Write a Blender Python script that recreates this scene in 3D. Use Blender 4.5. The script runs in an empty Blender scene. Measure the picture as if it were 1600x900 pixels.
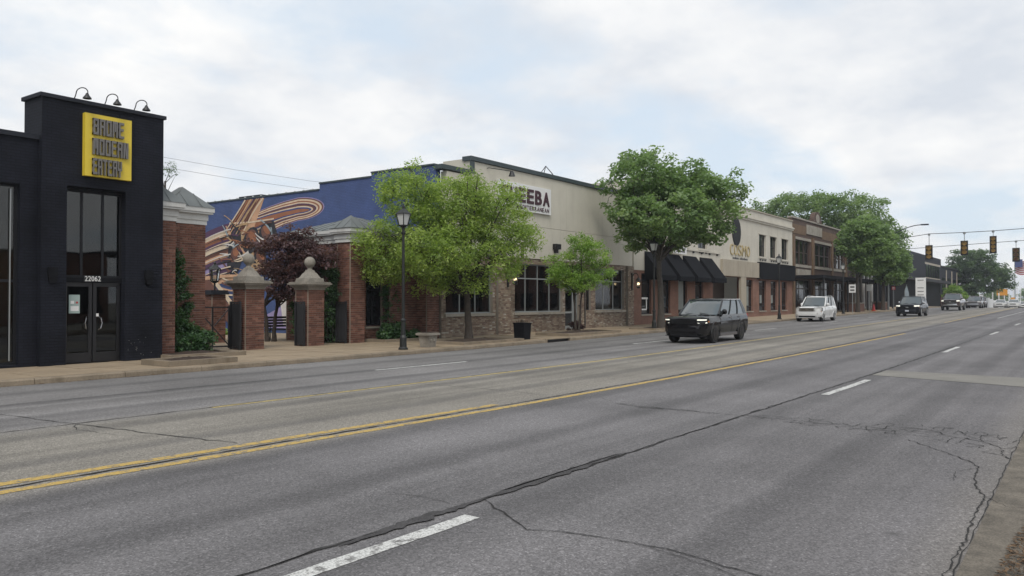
import bpy, bmesh, math, random
import numpy as np
from mathutils import Vector, Matrix

R = math.radians
random.seed(11)
rng = np.random.default_rng(5)
S = bpy.context.scene
col = S.collection

# ------------------------------------------------------------------ camera
cam_d = bpy.data.cameras.new('camera')
cam = bpy.data.objects.new('camera', cam_d)
col.objects.link(cam)
cam.location = (0, 0, 1.8)
cam.rotation_euler = (R(90) + math.atan(20 / 1250), 0, R(35.75 - 90))
cam_d.sensor_width = 36
cam_d.lens = 36 * 1250 / 1600
cam_d.clip_start = 0.05
cam_d.clip_end = 6000
S.camera = cam

# ------------------------------------------------------------------ sky
SUN_ELEV, SUN_AZ = 52, 215          # azimuth of the sun, degrees from +X towards +Y
W = bpy.data.worlds.new('World')
S.world = W
W.use_nodes = True
nt = W.node_tree
nt.nodes.clear()


def N(nt, t, **kw):
    n = nt.nodes.new(t)
    for k, v in kw.items():
        if k in n.inputs:
            n.inputs[k].default_value = v
        else:
            setattr(n, k, v)
    return n


def L(nt, a, b):
    nt.links.new(a, b)


def math_(nt, op, a, b=None, clamp=False):
    n = nt.nodes.new('ShaderNodeMath')
    n.operation = op
    n.use_clamp = clamp
    for i, v in enumerate((a, b)):
        if v is None:
            continue
        if isinstance(v, (int, float)):
            n.inputs[i].default_value = v
        else:
            nt.links.new(v, n.inputs[i])
    return n.outputs[0]


def mixc(nt, fac, a, b, mode='MIX'):
    n = nt.nodes.new('ShaderNodeMix')
    n.data_type = 'RGBA'
    n.blend_type = mode
    for s, v in ((n.inputs[0], fac), (n.inputs[6], a), (n.inputs[7], b)):
        if isinstance(v, (int, float)):
            s.default_value = v
        elif isinstance(v, (tuple, list)):
            s.default_value = (*v[:3], 1)
        else:
            nt.links.new(v, s)
    return n.outputs[2]


def ramp(nt, fac, stops):
    n = nt.nodes.new('ShaderNodeValToRGB')
    while len(n.color_ramp.elements) < len(stops):
        n.color_ramp.elements.new(.5)
    for e, (p, c) in zip(n.color_ramp.elements, stops):
        e.position = p
        e.color = (*c, 1) if isinstance(c, (tuple, list)) else (c, c, c, 1)
    nt.links.new(fac, n.inputs[0])
    return n.outputs[0]


tc = N(nt, 'ShaderNodeTexCoord')
sky = N(nt, 'ShaderNodeTexSky', sky_type='NISHITA', sun_disc=False)
sky.sun_elevation = R(SUN_ELEV)
sky.sun_rotation = R(90 - SUN_AZ)
sky.altitude = 200
sky.dust_density = 2.0
sep = N(nt, 'ShaderNodeSeparateXYZ')
L(nt, tc.outputs['Generated'], sep.inputs[0])
zz = math_(nt, 'MAXIMUM', sep.outputs[2], 0.0)
den = math_(nt, 'ADD', zz, 0.27)
comb = N(nt, 'ShaderNodeCombineXYZ')
L(nt, math_(nt, 'DIVIDE', sep.outputs[0], den), comb.inputs[0])
L(nt, math_(nt, 'DIVIDE', sep.outputs[1], den), comb.inputs[1])
mp = N(nt, 'ShaderNodeMapping')
mp.inputs['Location'].default_value = (3.1, 1.7, 0)
L(nt, comb.outputs[0], mp.inputs[0])
n1 = N(nt, 'ShaderNodeTexNoise', Scale=1.35, Detail=10.0, Roughness=0.56, Distortion=0.1)
n2 = N(nt, 'ShaderNodeTexNoise', Scale=2.3, Detail=10.0, Roughness=0.57)
L(nt, mp.outputs[0], n1.inputs['Vector'])
mp2 = N(nt, 'ShaderNodeMapping')
mp2.inputs['Location'].default_value = (7.7, -4.2, 2)
L(nt, comb.outputs[0], mp2.inputs[0])
L(nt, mp2.outputs[0], n2.inputs['Vector'])
cover = ramp(nt, n1.outputs[0], [(0.36, 0.0), (0.5, 1.0)])
shade = ramp(nt, n2.outputs[0], [(0.36, (5.7, 6.05, 6.55)), (0.5, (6.9, 7.05, 7.25)), (0.64, (7.9, 7.9, 7.85))])
for e in shade.node.color_ramp.elements:       # ramp colours are scaled back by the strength below
    e.color = (e.color[0] / 10, e.color[1] / 10, e.color[2] / 10, 1)
shade10 = mixc(nt, 1.0, shade, (10, 10, 10), 'MULTIPLY')
# thin blue of the gaps: the sky seen through veils of high cloud
gap = mixc(nt, 0.85, sky.outputs[0], (5.9, 6.7, 7.5))
cl = mixc(nt, cover, gap, shade10)
bg = N(nt, 'ShaderNodeBackground', Strength=0.1)
L(nt, cl, bg.inputs[0])
wo = N(nt, 'ShaderNodeOutputWorld')
L(nt, bg.outputs[0], wo.inputs[0])

# ------------------------------------------------------------------ sun (overcast)
sd = bpy.data.lights.new('sun', 'SUN')
sd.energy = 1.45
sd.angle = R(22)
sd.color = (1.0, 0.95, 0.88)
sun = bpy.data.objects.new('sun', sd)
col.objects.link(sun)
sdir = Vector((math.cos(R(SUN_AZ)) * math.cos(R(SUN_ELEV)), math.sin(R(SUN_AZ)) * math.cos(R(SUN_ELEV)), math.sin(R(SUN_ELEV))))
sun.rotation_euler = sdir.to_track_quat('Z', 'Y').to_euler()
sun.location = (0, -5, 30)
S.view_settings.view_transform = 'Standard'
S.view_settings.look = 'None'
S.view_settings.exposure = 0.36
S.view_settings.gamma = 1.0
S.view_settings.use_curve_mapping = False

# ------------------------------------------------------------------ road profile
_pts = [(-100, 0), (14, 0), (32, .0075), (120, .0075), (172, -.02), (280, -.02), (330, 0), (3000, 0)]
_xs = np.arange(-100, 1000, 1.0)
_zs = np.cumsum(np.interp(_xs, [p[0] for p in _pts], [p[1] for p in _pts]))


def gz(x):
    return float(np.interp(x, _xs, _zs))


# ------------------------------------------------------------------ materials
MATS = {}


def pos_vec(nt, obj=False):
    if obj:
        return N(nt, 'ShaderNodeTexCoord').outputs['Object']
    return N(nt, 'ShaderNodeNewGeometry').outputs['Position']


def mat(name, c, rough=.7, metal=0., spec=.5, var=.12, vscale=3., fine=0., fscale=60., bump=0., bscale=60.,
        coat=0., emit=None, estr=0., obj=False, dirt=0., isl=0.):
    m = bpy.data.materials.new(name)
    m.use_nodes = True
    nt = m.node_tree
    b = nt.nodes['Principled BSDF']
    b.inputs['Roughness'].default_value = rough
    b.inputs['Metallic'].default_value = metal
    b.inputs['Specular IOR Level'].default_value = spec
    b.inputs['Coat Weight'].default_value = coat
    b.inputs['Coat Roughness'].default_value = .04
    v = pos_vec(nt, obj)
    n = N(nt, 'ShaderNodeTexNoise', Scale=vscale, Detail=5.0, Roughness=.6)
    L(nt, v, n.inputs['Vector'])
    k = ramp(nt, n.outputs[0], [(.3, 1 - var), (.7, 1.0)])
    cc = mixc(nt, 1.0, c, k, 'MULTIPLY')
    if fine:
        f = N(nt, 'ShaderNodeTexNoise', Scale=fscale, Detail=2.0)
        L(nt, v, f.inputs['Vector'])
        cc = mixc(nt, 1.0, cc, ramp(nt, f.outputs[0], [(.3, 1 - fine), (.7, 1 + fine)]), 'MULTIPLY')
    if isl:
        g = N(nt, 'ShaderNodeNewGeometry')
        cc = mixc(nt, 1.0, cc, ramp(nt, g.outputs['Random Per Island'], [(0, 1 - isl), (1, 1 + isl)]), 'MULTIPLY')
    if dirt:
        d = N(nt, 'ShaderNodeTexNoise', Scale=.9, Detail=8.0, Roughness=.7)
        mpn = N(nt, 'ShaderNodeMapping')
        mpn.inputs['Scale'].default_value = (2.2, 2.2, .35)
        L(nt, v, mpn.inputs[0])
        L(nt, mpn.outputs[0], d.inputs['Vector'])
        cc = mixc(nt, ramp(nt, d.outputs[0], [(.5, 0.), (.72, dirt)]), cc, (c[0] * .45, c[1] * .42, c[2] * .38))
    L(nt, cc, b.inputs['Base Color'])
    if bump:
        bn = N(nt, 'ShaderNodeTexNoise', Scale=bscale, Detail=3.0)
        L(nt, v, bn.inputs['Vector'])
        bp = N(nt, 'ShaderNodeBump', Strength=bump, Distance=.01)
        L(nt, bn.outputs[0], bp.inputs['Height'])
        L(nt, bp.outputs[0], b.inputs['Normal'])
    if emit:
        b.inputs['Emission Color'].default_value = (*emit, 1)
        b.inputs['Emission Strength'].default_value = estr
    MATS[name] = m
    return m


def brick_geo_mat(name, stops, rough=.9):
    """colour of single built bricks, one tone per brick"""
    m = bpy.data.materials.new(name)
    m.use_nodes = True
    nt = m.node_tree
    b = nt.nodes['Principled BSDF']
    b.inputs['Roughness'].default_value = rough
    g = N(nt, 'ShaderNodeNewGeometry')
    c = ramp(nt, g.outputs['Random Per Island'], stops)
    n = N(nt, 'ShaderNodeTexNoise', Scale=1.3, Detail=7.0, Roughness=.65)
    L(nt, g.outputs['Position'], n.inputs['Vector'])
    c = mixc(nt, 1.0, c, ramp(nt, n.outputs[0], [(.3, .62), (.65, 1.05)]), 'MULTIPLY')
    f = N(nt, 'ShaderNodeTexNoise', Scale=45.0, Detail=3.0)
    L(nt, g.outputs['Position'], f.inputs['Vector'])
    c = mixc(nt, 1.0, c, ramp(nt, f.outputs[0], [(.3, .8), (.7, 1.15)]), 'MULTIPLY')
    L(nt, c, b.inputs['Base Color'])
    MATS[name] = m
    return m


def brick_tex_mat(name, c1, c2, mortar, scale=1., bumps=.4, rough=.85, bw=.22, rh=.075, msize=.012, spec=.5, var=(.68, 1.05)):
    """brick courses too small to see singly; works on walls facing X or Y"""
    m = bpy.data.materials.new(name)
    m.use_nodes = True
    nt = m.node_tree
    b = nt.nodes['Principled BSDF']
    b.inputs['Roughness'].default_value = rough
    b.inputs['Specular IOR Level'].default_value = spec
    g = N(nt, 'ShaderNodeNewGeometry')
    sp = N(nt, 'ShaderNodeSeparateXYZ')
    L(nt, g.outputs['Position'], sp.inputs[0])
    sn = N(nt, 'ShaderNodeSeparateXYZ')
    L(nt, g.outputs['True Normal'], sn.inputs[0])
    side = math_(nt, 'GREATER_THAN', math_(nt, 'ABSOLUTE', sn.outputs[0]), .6)
    mx = N(nt, 'ShaderNodeMix')
    L(nt, side, mx.inputs[0])
    L(nt, sp.outputs[0], mx.inputs[2])
    L(nt, sp.outputs[1], mx.inputs[3])
    cb = N(nt, 'ShaderNodeCombineXYZ')
    L(nt, mx.outputs[0], cb.inputs[0])
    L(nt, sp.outputs[2], cb.inputs[1])
    t = N(nt, 'ShaderNodeTexBrick', Scale=1.0)
    t.inputs['Color1'].default_value = (*c1, 1)
    t.inputs['Color2'].default_value = (*c2, 1)
    t.inputs['Mortar'].default_value = (*mortar, 1)
    t.inputs['Mortar Size'].default_value = msize * scale
    t.inputs['Brick Width'].default_value = bw * scale
    t.inputs['Row Height'].default_value = rh * scale
    t.inputs['Bias'].default_value = -.1
    L(nt, cb.outputs[0], t.inputs['Vector'])
    n = N(nt, 'ShaderNodeTexNoise', Scale=.9, Detail=7.0, Roughness=.65)
    L(nt, g.outputs['Position'], n.inputs['Vector'])
    cc = mixc(nt, 1.0, t.outputs[0], ramp(nt, n.outputs[0], [(.3, var[0]), (.66, var[1])]), 'MULTIPLY')
    L(nt, cc, b.inputs['Base Color'])
    bp = N(nt, 'ShaderNodeBump', Strength=bumps, Distance=.01, invert=True)
    L(nt, t.outputs['Fac'], bp.inputs['Height'])
    L(nt, bp.outputs[0], b.inputs['Normal'])
    MATS[name] = m
    return m


def leaf_mat(name, c1, c2, c3, trans=.35):
    m = bpy.data.materials.new(name)
    m.use_nodes = True
    nt = m.node_tree
    nt.nodes.clear()
    g = N(nt, 'ShaderNodeNewGeometry')
    at = N(nt, 'ShaderNodeAttribute', attribute_name='tint')
    c = ramp(nt, math_(nt, 'ADD', math_(nt, 'MULTIPLY', at.outputs['Fac'], .7), math_(nt, 'MULTIPLY', g.outputs['Random Per Island'], .3)),
             [(.1, c1), (.5, c2), (.9, c3)])
    d = N(nt, 'ShaderNodeBsdfPrincipled', Roughness=.45)
    d.inputs['Specular IOR Level'].default_value = .5
    L(nt, c, d.inputs['Base Color'])
    t = N(nt, 'ShaderNodeBsdfTranslucent')
    L(nt, mixc(nt, 1.0, c, (1.15, 1.2, .75), 'MULTIPLY'), t.inputs['Color'])
    ms = N(nt, 'ShaderNodeMixShader', Fac=trans)
    L(nt, d.outputs[0], ms.inputs[1])
    L(nt, t.outputs[0], ms.inputs[2])
    o = N(nt, 'ShaderNodeOutputMaterial')
    L(nt, ms.outputs[0], o.inputs[0])
    MATS[name] = m
    return m


def glass_mat(name, tint, refl=1.0, rough=.02):
    """thin clear pane: see-through, with a mirror share growing at grazing angles"""
    m = bpy.data.materials.new(name)
    m.use_nodes = True
    nt = m.node_tree
    nt.nodes.clear()
    fr = N(nt, 'ShaderNodeFresnel', IOR=1.5)
    nz = N(nt, 'ShaderNodeTexNoise', Scale=.8, Detail=2.0)
    L(nt, pos_vec(nt), nz.inputs['Vector'])
    bp = N(nt, 'ShaderNodeBump', Strength=.06, Distance=.05)
    L(nt, nz.outputs[0], bp.inputs['Height'])
    t = N(nt, 'ShaderNodeBsdfTransparent')
    t.inputs[0].default_value = (*tint, 1)
    gl = N(nt, 'ShaderNodeBsdfGlossy', Roughness=rough)
    gl.inputs['Color'].default_value = (refl, refl, refl, 1)
    L(nt, bp.outputs[0], gl.inputs['Normal'])
    ms = N(nt, 'ShaderNodeMixShader')
    L(nt, math_(nt, 'MULTIPLY', fr.outputs[0], 1.3, True), ms.inputs[0])
    L(nt, t.outputs[0], ms.inputs[1])
    L(nt, gl.outputs[0], ms.inputs[2])
    o = N(nt, 'ShaderNodeOutputMaterial')
    L(nt, ms.outputs[0], o.inputs[0])
    MATS[name] = m
    return m


def road_mat():
    m = bpy.data.materials.new('asphalt')
    m.use_nodes = True
    nt = m.node_tree
    b = nt.nodes['Principled BSDF']
    b.inputs['Roughness'].default_value = .85
    b.inputs['Specular IOR Level'].default_value = .3
    p = pos_vec(nt)
    sp = N(nt, 'ShaderNodeSeparateXYZ')
    L(nt, p, sp.inputs[0])
    wob = N(nt, 'ShaderNodeTexNoise', Scale=.7, Detail=4.0)
    L(nt, p, wob.inputs['Vector'])
    y = math_(nt, 'ADD', sp.outputs[1], math_(nt, 'MULTIPLY', math_(nt, 'SUBTRACT', wob.outputs[0], .5), .35))
    # lanes paved at different times: near lanes grey, turn lane tan, far lanes blue grey
    lane = ramp(nt, math_(nt, 'DIVIDE', y, 20.), [(0, (0.203, 0.186, 0.167)), (.033, (0.190, 0.176, 0.164)), (.06, (0.154, 0.147, 0.150)), (.21, (0.160, 0.154, 0.157)),
                                                   (.385, (0.160, 0.154, 0.157)), (.42, (0.232, 0.215, 0.188)), (.58, (0.229, 0.214, 0.188)),
                                                   (.615, (0.188, 0.181, 0.179)), (.92, (0.181, 0.175, 0.172))])
    mp_ = N(nt, 'ShaderNodeMapping')
    mp_.inputs['Scale'].default_value = (.035, 1.15, 1)
    L(nt, p, mp_.inputs[0])
    st = N(nt, 'ShaderNodeTexNoise', Scale=1.0, Detail=5.0, Roughness=.6)
    L(nt, mp_.outputs[0], st.inputs['Vector'])
    c = mixc(nt, 1.0, lane, ramp(nt, st.outputs[0], [(.3, .7), (.5, 1.0), (.7, 1.16)]), 'MULTIPLY')
    # worn wheel paths and oil drip down each lane, broken along the road
    tr = math_(nt, 'SINE', math_(nt, 'MULTIPLY', y, 3.45))
    trm = math_(nt, 'MULTIPLY', ramp(nt, tr, [(.45, 0.), (1., 1.)]), ramp(nt, st.outputs[0], [(.38, .22), (.62, .58)]))
    c = mixc(nt, trm, c, (.062, .06, .062))
    bl = N(nt, 'ShaderNodeTexNoise', Scale=.23, Detail=6.0, Roughness=.65)
    L(nt, p, bl.inputs['Vector'])
    c = mixc(nt, 1.0, c, ramp(nt, bl.outputs[0], [(.3, .74), (.7, 1.2)]), 'MULTIPLY')
    a = N(nt, 'ShaderNodeTexVoronoi', Scale=75.0)
    L(nt, p, a.inputs['Vector'])
    c = mixc(nt, 1.0, c, ramp(nt, a.outputs['Color'], [(.1, .62), (.55, .98), (.8, 1.2), (1., 1.9)]), 'MULTIPLY')
    a2 = N(nt, 'ShaderNodeTexNoise', Scale=22.0, Detail=4.0, Roughness=.75)
    L(nt, p, a2.inputs['Vector'])
    c = mixc(nt, 1.0, c, ramp(nt, a2.outputs[0], [(.3, .78), (.7, 1.2)]), 'MULTIPLY')
    # small round stains
    sv = N(nt, 'ShaderNodeTexVoronoi', Scale=.85, Randomness=1.0)
    L(nt, p, sv.inputs['Vector'])
    c = mixc(nt, ramp(nt, sv.outputs['Distance'], [(.02, .55), (.07, 0.)]), c, (.05, .048, .047))
    L(nt, c, b.inputs['Base Color'])
    bp = N(nt, 'ShaderNodeBump', Strength=.55, Distance=.006)
    L(nt, a.outputs['Distance'], bp.inputs['Height'])
    L(nt, bp.outputs[0], b.inputs['Normal'])
    MATS['asphalt'] = m


def paint_mat(name, c, wear):
    """road paint worn through to the asphalt in flakes"""
    m = bpy.data.materials.new(name)
    m.use_nodes = True
    nt = m.node_tree
    b = nt.nodes['Principled BSDF']
    b.inputs['Roughness'].default_value = .75
    p = pos_vec(nt)
    n = N(nt, 'ShaderNodeTexNoise', Scale=9.0, Detail=8.0, Roughness=.75)
    L(nt, p, n.inputs['Vector'])
    f = N(nt, 'ShaderNodeTexNoise', Scale=70.0, Detail=2.0)
    L(nt, p, f.inputs['Vector'])
    w = ramp(nt, n.outputs[0], [(wear - .04, 1.), (wear + .05, 0.)])
    w2 = ramp(nt, f.outputs[0], [(.32, .6), (.45, 0.)])
    c1 = mixc(nt, 1.0, c, ramp(nt, f.outputs[0], [(.3, .75), (.7, 1.1)]), 'MULTIPLY')
    cc = mixc(nt, math_(nt, 'MAXIMUM', w, w2), c1, (.14, .135, .13))
    L(nt, cc, b.inputs['Base Color'])
    MATS[name] = m


road_mat()
paint_mat('white_paint', (.58, .58, .56), .445)
paint_mat('yellow_paint', (.50, .34, .085), .44)
paint_mat('faded_yellow_paint', (.46, .36, .14), .43)
mat('tar', (.075, .072, .073), .8, spec=.2, var=.4, vscale=6, fine=.3, bump=.4)
mat('crack', (.022, .021, .02), .95, var=.3)
mat('concrete_patch', (.21, .2, .178), .85, var=.25, vscale=1.2, fine=.18, fscale=80)
mat('sidewalk', (.34, .265, .18), .9, var=.3, vscale=1.0, fine=.15, fscale=50, bump=.15, dirt=.6)
mat('kerb', (.27, .22, .16), .9, var=.35, vscale=1.5, fine=.2, dirt=.7)
mat('gutter', (.175, .152, .122), .92, var=.55, vscale=3.5, fine=.3, fscale=70, bump=.3)
mat('verge', (.09, .063, .04), .95, var=.6, vscale=6, fine=.6, fscale=70, bump=.8, bscale=50)
mat('ground', (.16, .15, .12), .95, var=.3, vscale=.2, fine=.2)
mat('lawn', (.06, .1, .03), .95, var=.4, vscale=2, fine=.4)
mat('mulch', (.05, .03, .02), .95, var=.5, vscale=8, fine=.5, fscale=70, bump=.8)
brick_tex_mat('black_brick', (.008, .0092, .0145), (.0096, .011, .017), (.006, .0067, .0098), bumps=.4, rough=.7, spec=.16, var=(.75, 1.7))
mat('black_paint', (.009, .0095, .012), .75, spec=.12, var=.2)
mat('black_metal', (.012, .012, .014), .45, var=.2, obj=True)
mat('charcoal', (.03, .033, .042), .8, spec=.15, var=.2)
mat('iron', (.012, .014, .013), .5, var=.3, vscale=8, obj=True)
mat('yellow_sign', (.72, .54, .045), .45, var=.06)
mat('grey_letter', (.17, .16, .15), .4, metal=.3, var=.1)
mat('white_trim', (.6, .6, .58), .6, var=.12, dirt=.35)
mat('white', (.74, .74, .73), .5, var=.05)
mat('cream_stucco', (.57, .54, .46), .85, var=.1, vscale=.8, fine=.05, bump=.15, dirt=.22)
mat('cosmo_cream', (.56, .53, .455), .85, var=.12, vscale=.7, dirt=.25)
mat('beige_panel', (.40, .355, .28), .7, var=.15, vscale=.8, dirt=.3)
mat('teal_cap', (.04, .058, .065), .5, var=.2)
mat('metal_roof', (.15, .165, .165), .6, metal=.15, var=.25, vscale=1.5)
mat('stone', (.30, .275, .235), .9, var=.4, vscale=3, fine=.25, bump=.3, dirt=.7)
mat('pale_stone', (.36, .33, .28), .85, var=.3, vscale=2, fine=.12, dirt=.5)
mat('mortar', (.30, .25, .20), .95, var=.3)
mat('dark_mortar', (.25, .22, .185), .95, var=.3)
brick_geo_mat('red_brick', [(0, (.10, .045, .034)), (.35, (.155, .066, .046)), (.7, (.2, .086, .06)), (1, (.25, .125, .09))])
brick_geo_mat('mixed_brick', [(0, (.16, .105, .08)), (.22, (.225, .155, .115)), (.5, (.285, .215, .16)), (.78, (.325, .26, .195)), (.93, (.37, .32, .25)), (1, (.46, .43, .38))])
brick_tex_mat('orange_brick', (.25, .105, .066), (.2, .08, .052), (.2, .15, .12))
brick_tex_mat('brown_brick', (.105, .056, .040), (.078, .042, .031), (.1, .078, .062))
brick_tex_mat('tan_brick', (.2, .12, .062), (.165, .096, .05), (.14, .1, .07))
brick_tex_mat('mural_blue', (.058, .095, .24), (.052, .086, .22), (.04, .065, .18), bumps=.5, rough=.7)
for nm, c in dict(mural_cream=(.68, .54, .4), mural_peach=(.58, .34, .21), mural_brown=(.15, .06, .042), mural_rust=(.31, .12, .06), mural_purple=(.085, .035, .085),
                  mural_black=(.02, .02, .028), mural_lilac=(.32, .26, .45), mural_tan=(.45, .29, .16), mural_grey=(.3, .36, .4), mural_white=(.62, .58, .55), mural_navy=(.036, .06, .19)).items():
    mat(nm, c, .75, var=.25, vscale=2.5, fine=.1, fscale=30, bump=.3, bscale=30)
mat('grey_alu', (.33, .35, .35), .4, metal=.5, var=.1)
mat('dark_frame', (.016, .017, .02), .6, spec=.2, var=.15)
mat('brown_frame', (.06, .045, .035), .5, var=.15)
mat('dark_glass', (.012, .014, .017), .06, spec=.5, var=.5, vscale=.6)
glass_mat('clear_glass', (.42, .46, .46))
glass_mat('light_glass', (.75, .78, .78))
mat('interior', (.07, .066, .06), .9, var=.3)
mat('interior_floor', (.06, .045, .035), .6, var=.3)
mat('curtain', (.23, .25, .24), .9, var=.2)
mat('bulb', (1, .8, .5), .5, emit=(1., .62, .26), estr=9.)
mat('lantern_glow', (1, .85, .6), .5, emit=(1., .74, .42), estr=4.)
mat('frosted', (.55, .56, .54), .35, var=.1)
mat('awning', (.012, .013, .016), .9, spec=.1, var=.25)
mat('gold', (.46, .37, .19), .45, metal=.3, var=.1)
mat('maroon', (.055, .018, .03), .5, var=.1)
mat('grey_text', (.1, .1, .1), .6, var=.1)
mat('poster', (.33, .42, .40), .6, var=.1)
mat('red', (.42, .02, .02), .5, var=.1)
mat('orange', (.62, .15, .02), .6, var=.1)
mat('amber_sign', (.62, .27, .02), .6, var=.1)
mat('flag_red', (.36, .03, .04), .8, var=.1)
mat('flag_white', (.62, .6, .6), .8, var=.1)
mat('flag_blue', (.03, .045, .16), .8, var=.1)
mat('signal_yellow', (.33, .20, .022), .5, var=.15)
mat('lens', (.50, .31, .07), .35, var=.2)
mat('lens_dark', (.14, .05, .02), .35, var=.2)
mat('bark', (.065, .052, .042), .95, var=.45, vscale=10, bump=.9, bscale=25)
mat('bark_grey', (.09, .078, .066), .95, var=.45, vscale=10, bump=.9, bscale=25)
leaf_mat('leaf_locust', (.17, .26, .06), (.29, .40, .09), (.44, .54, .15), .52)
leaf_mat('leaf_bright', (.15, .27, .055), (.24, .38, .08), (.37, .5, .12), .52)
leaf_mat('leaf_maple', (.13, .21, .09), (.2, .3, .125), (.3, .4, .18), .52)
leaf_mat('leaf_street', (.12, .2, .08), (.19, .285, .11), (.28, .38, .16), .52)
leaf_mat('leaf_dark', (.06, .11, .05), (.09, .155, .065), (.14, .21, .09), .5)
leaf_mat('leaf_ivy', (.03, .075, .03), (.06, .13, .05), (.12, .22, .08), .42)
leaf_mat('leaf_purple', (.065, .036, .042), (.115, .06, .066), (.19, .105, .11), .48)
mat('paint_black', (.003, .003, .004), .5, spec=.08, coat=1.0, var=.05, obj=True)
mat('paint_navy', (.005, .0065, .011), .5, spec=.15, coat=.7, var=.05, obj=True)
mat('paint_white', (.68, .68, .67), .3, coat=.8, var=.05, obj=True)
mat('paint_maroon', (.05, .03, .032), .3, coat=.9, var=.05, obj=True)
mat('paint_silver', (.32, .33, .35), .3, metal=.5, coat=.9, var=.05, obj=True)
mat('paint_grey', (.11, .10, .11), .3, metal=.4, coat=.9, var=.05, obj=True)
mat('car_glass', (.055, .07, .075), .05, spec=.9, coat=.6, var=.1, obj=True)
mat('plastic', (.01, .01, .011), .6, spec=.15, var=.15, obj=True)
mat('tyre', (.012, .012, .012), .85, var=.2, obj=True)
mat('chrome', (.55, .56, .57), .18, metal=1., var=.05, obj=True)
mat('dark_rim', (.02, .02, .022), .3, metal=.6, var=.1, obj=True)
mat('alloy', (.42, .43, .44), .3, metal=.8, var=.1, obj=True)
mat('headlight_on', (.9, .9, .8), .3, emit=(1., .97, .84), estr=.5, obj=True)
mat('headlight', (.6, .6, .58), .12, spec=.8, var=.1, obj=True)
mat('amber', (.5, .17, .02), .3, var=.1, obj=True)
mat('plate', (.5, .52, .58), .5, var=.1, obj=True)


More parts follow.
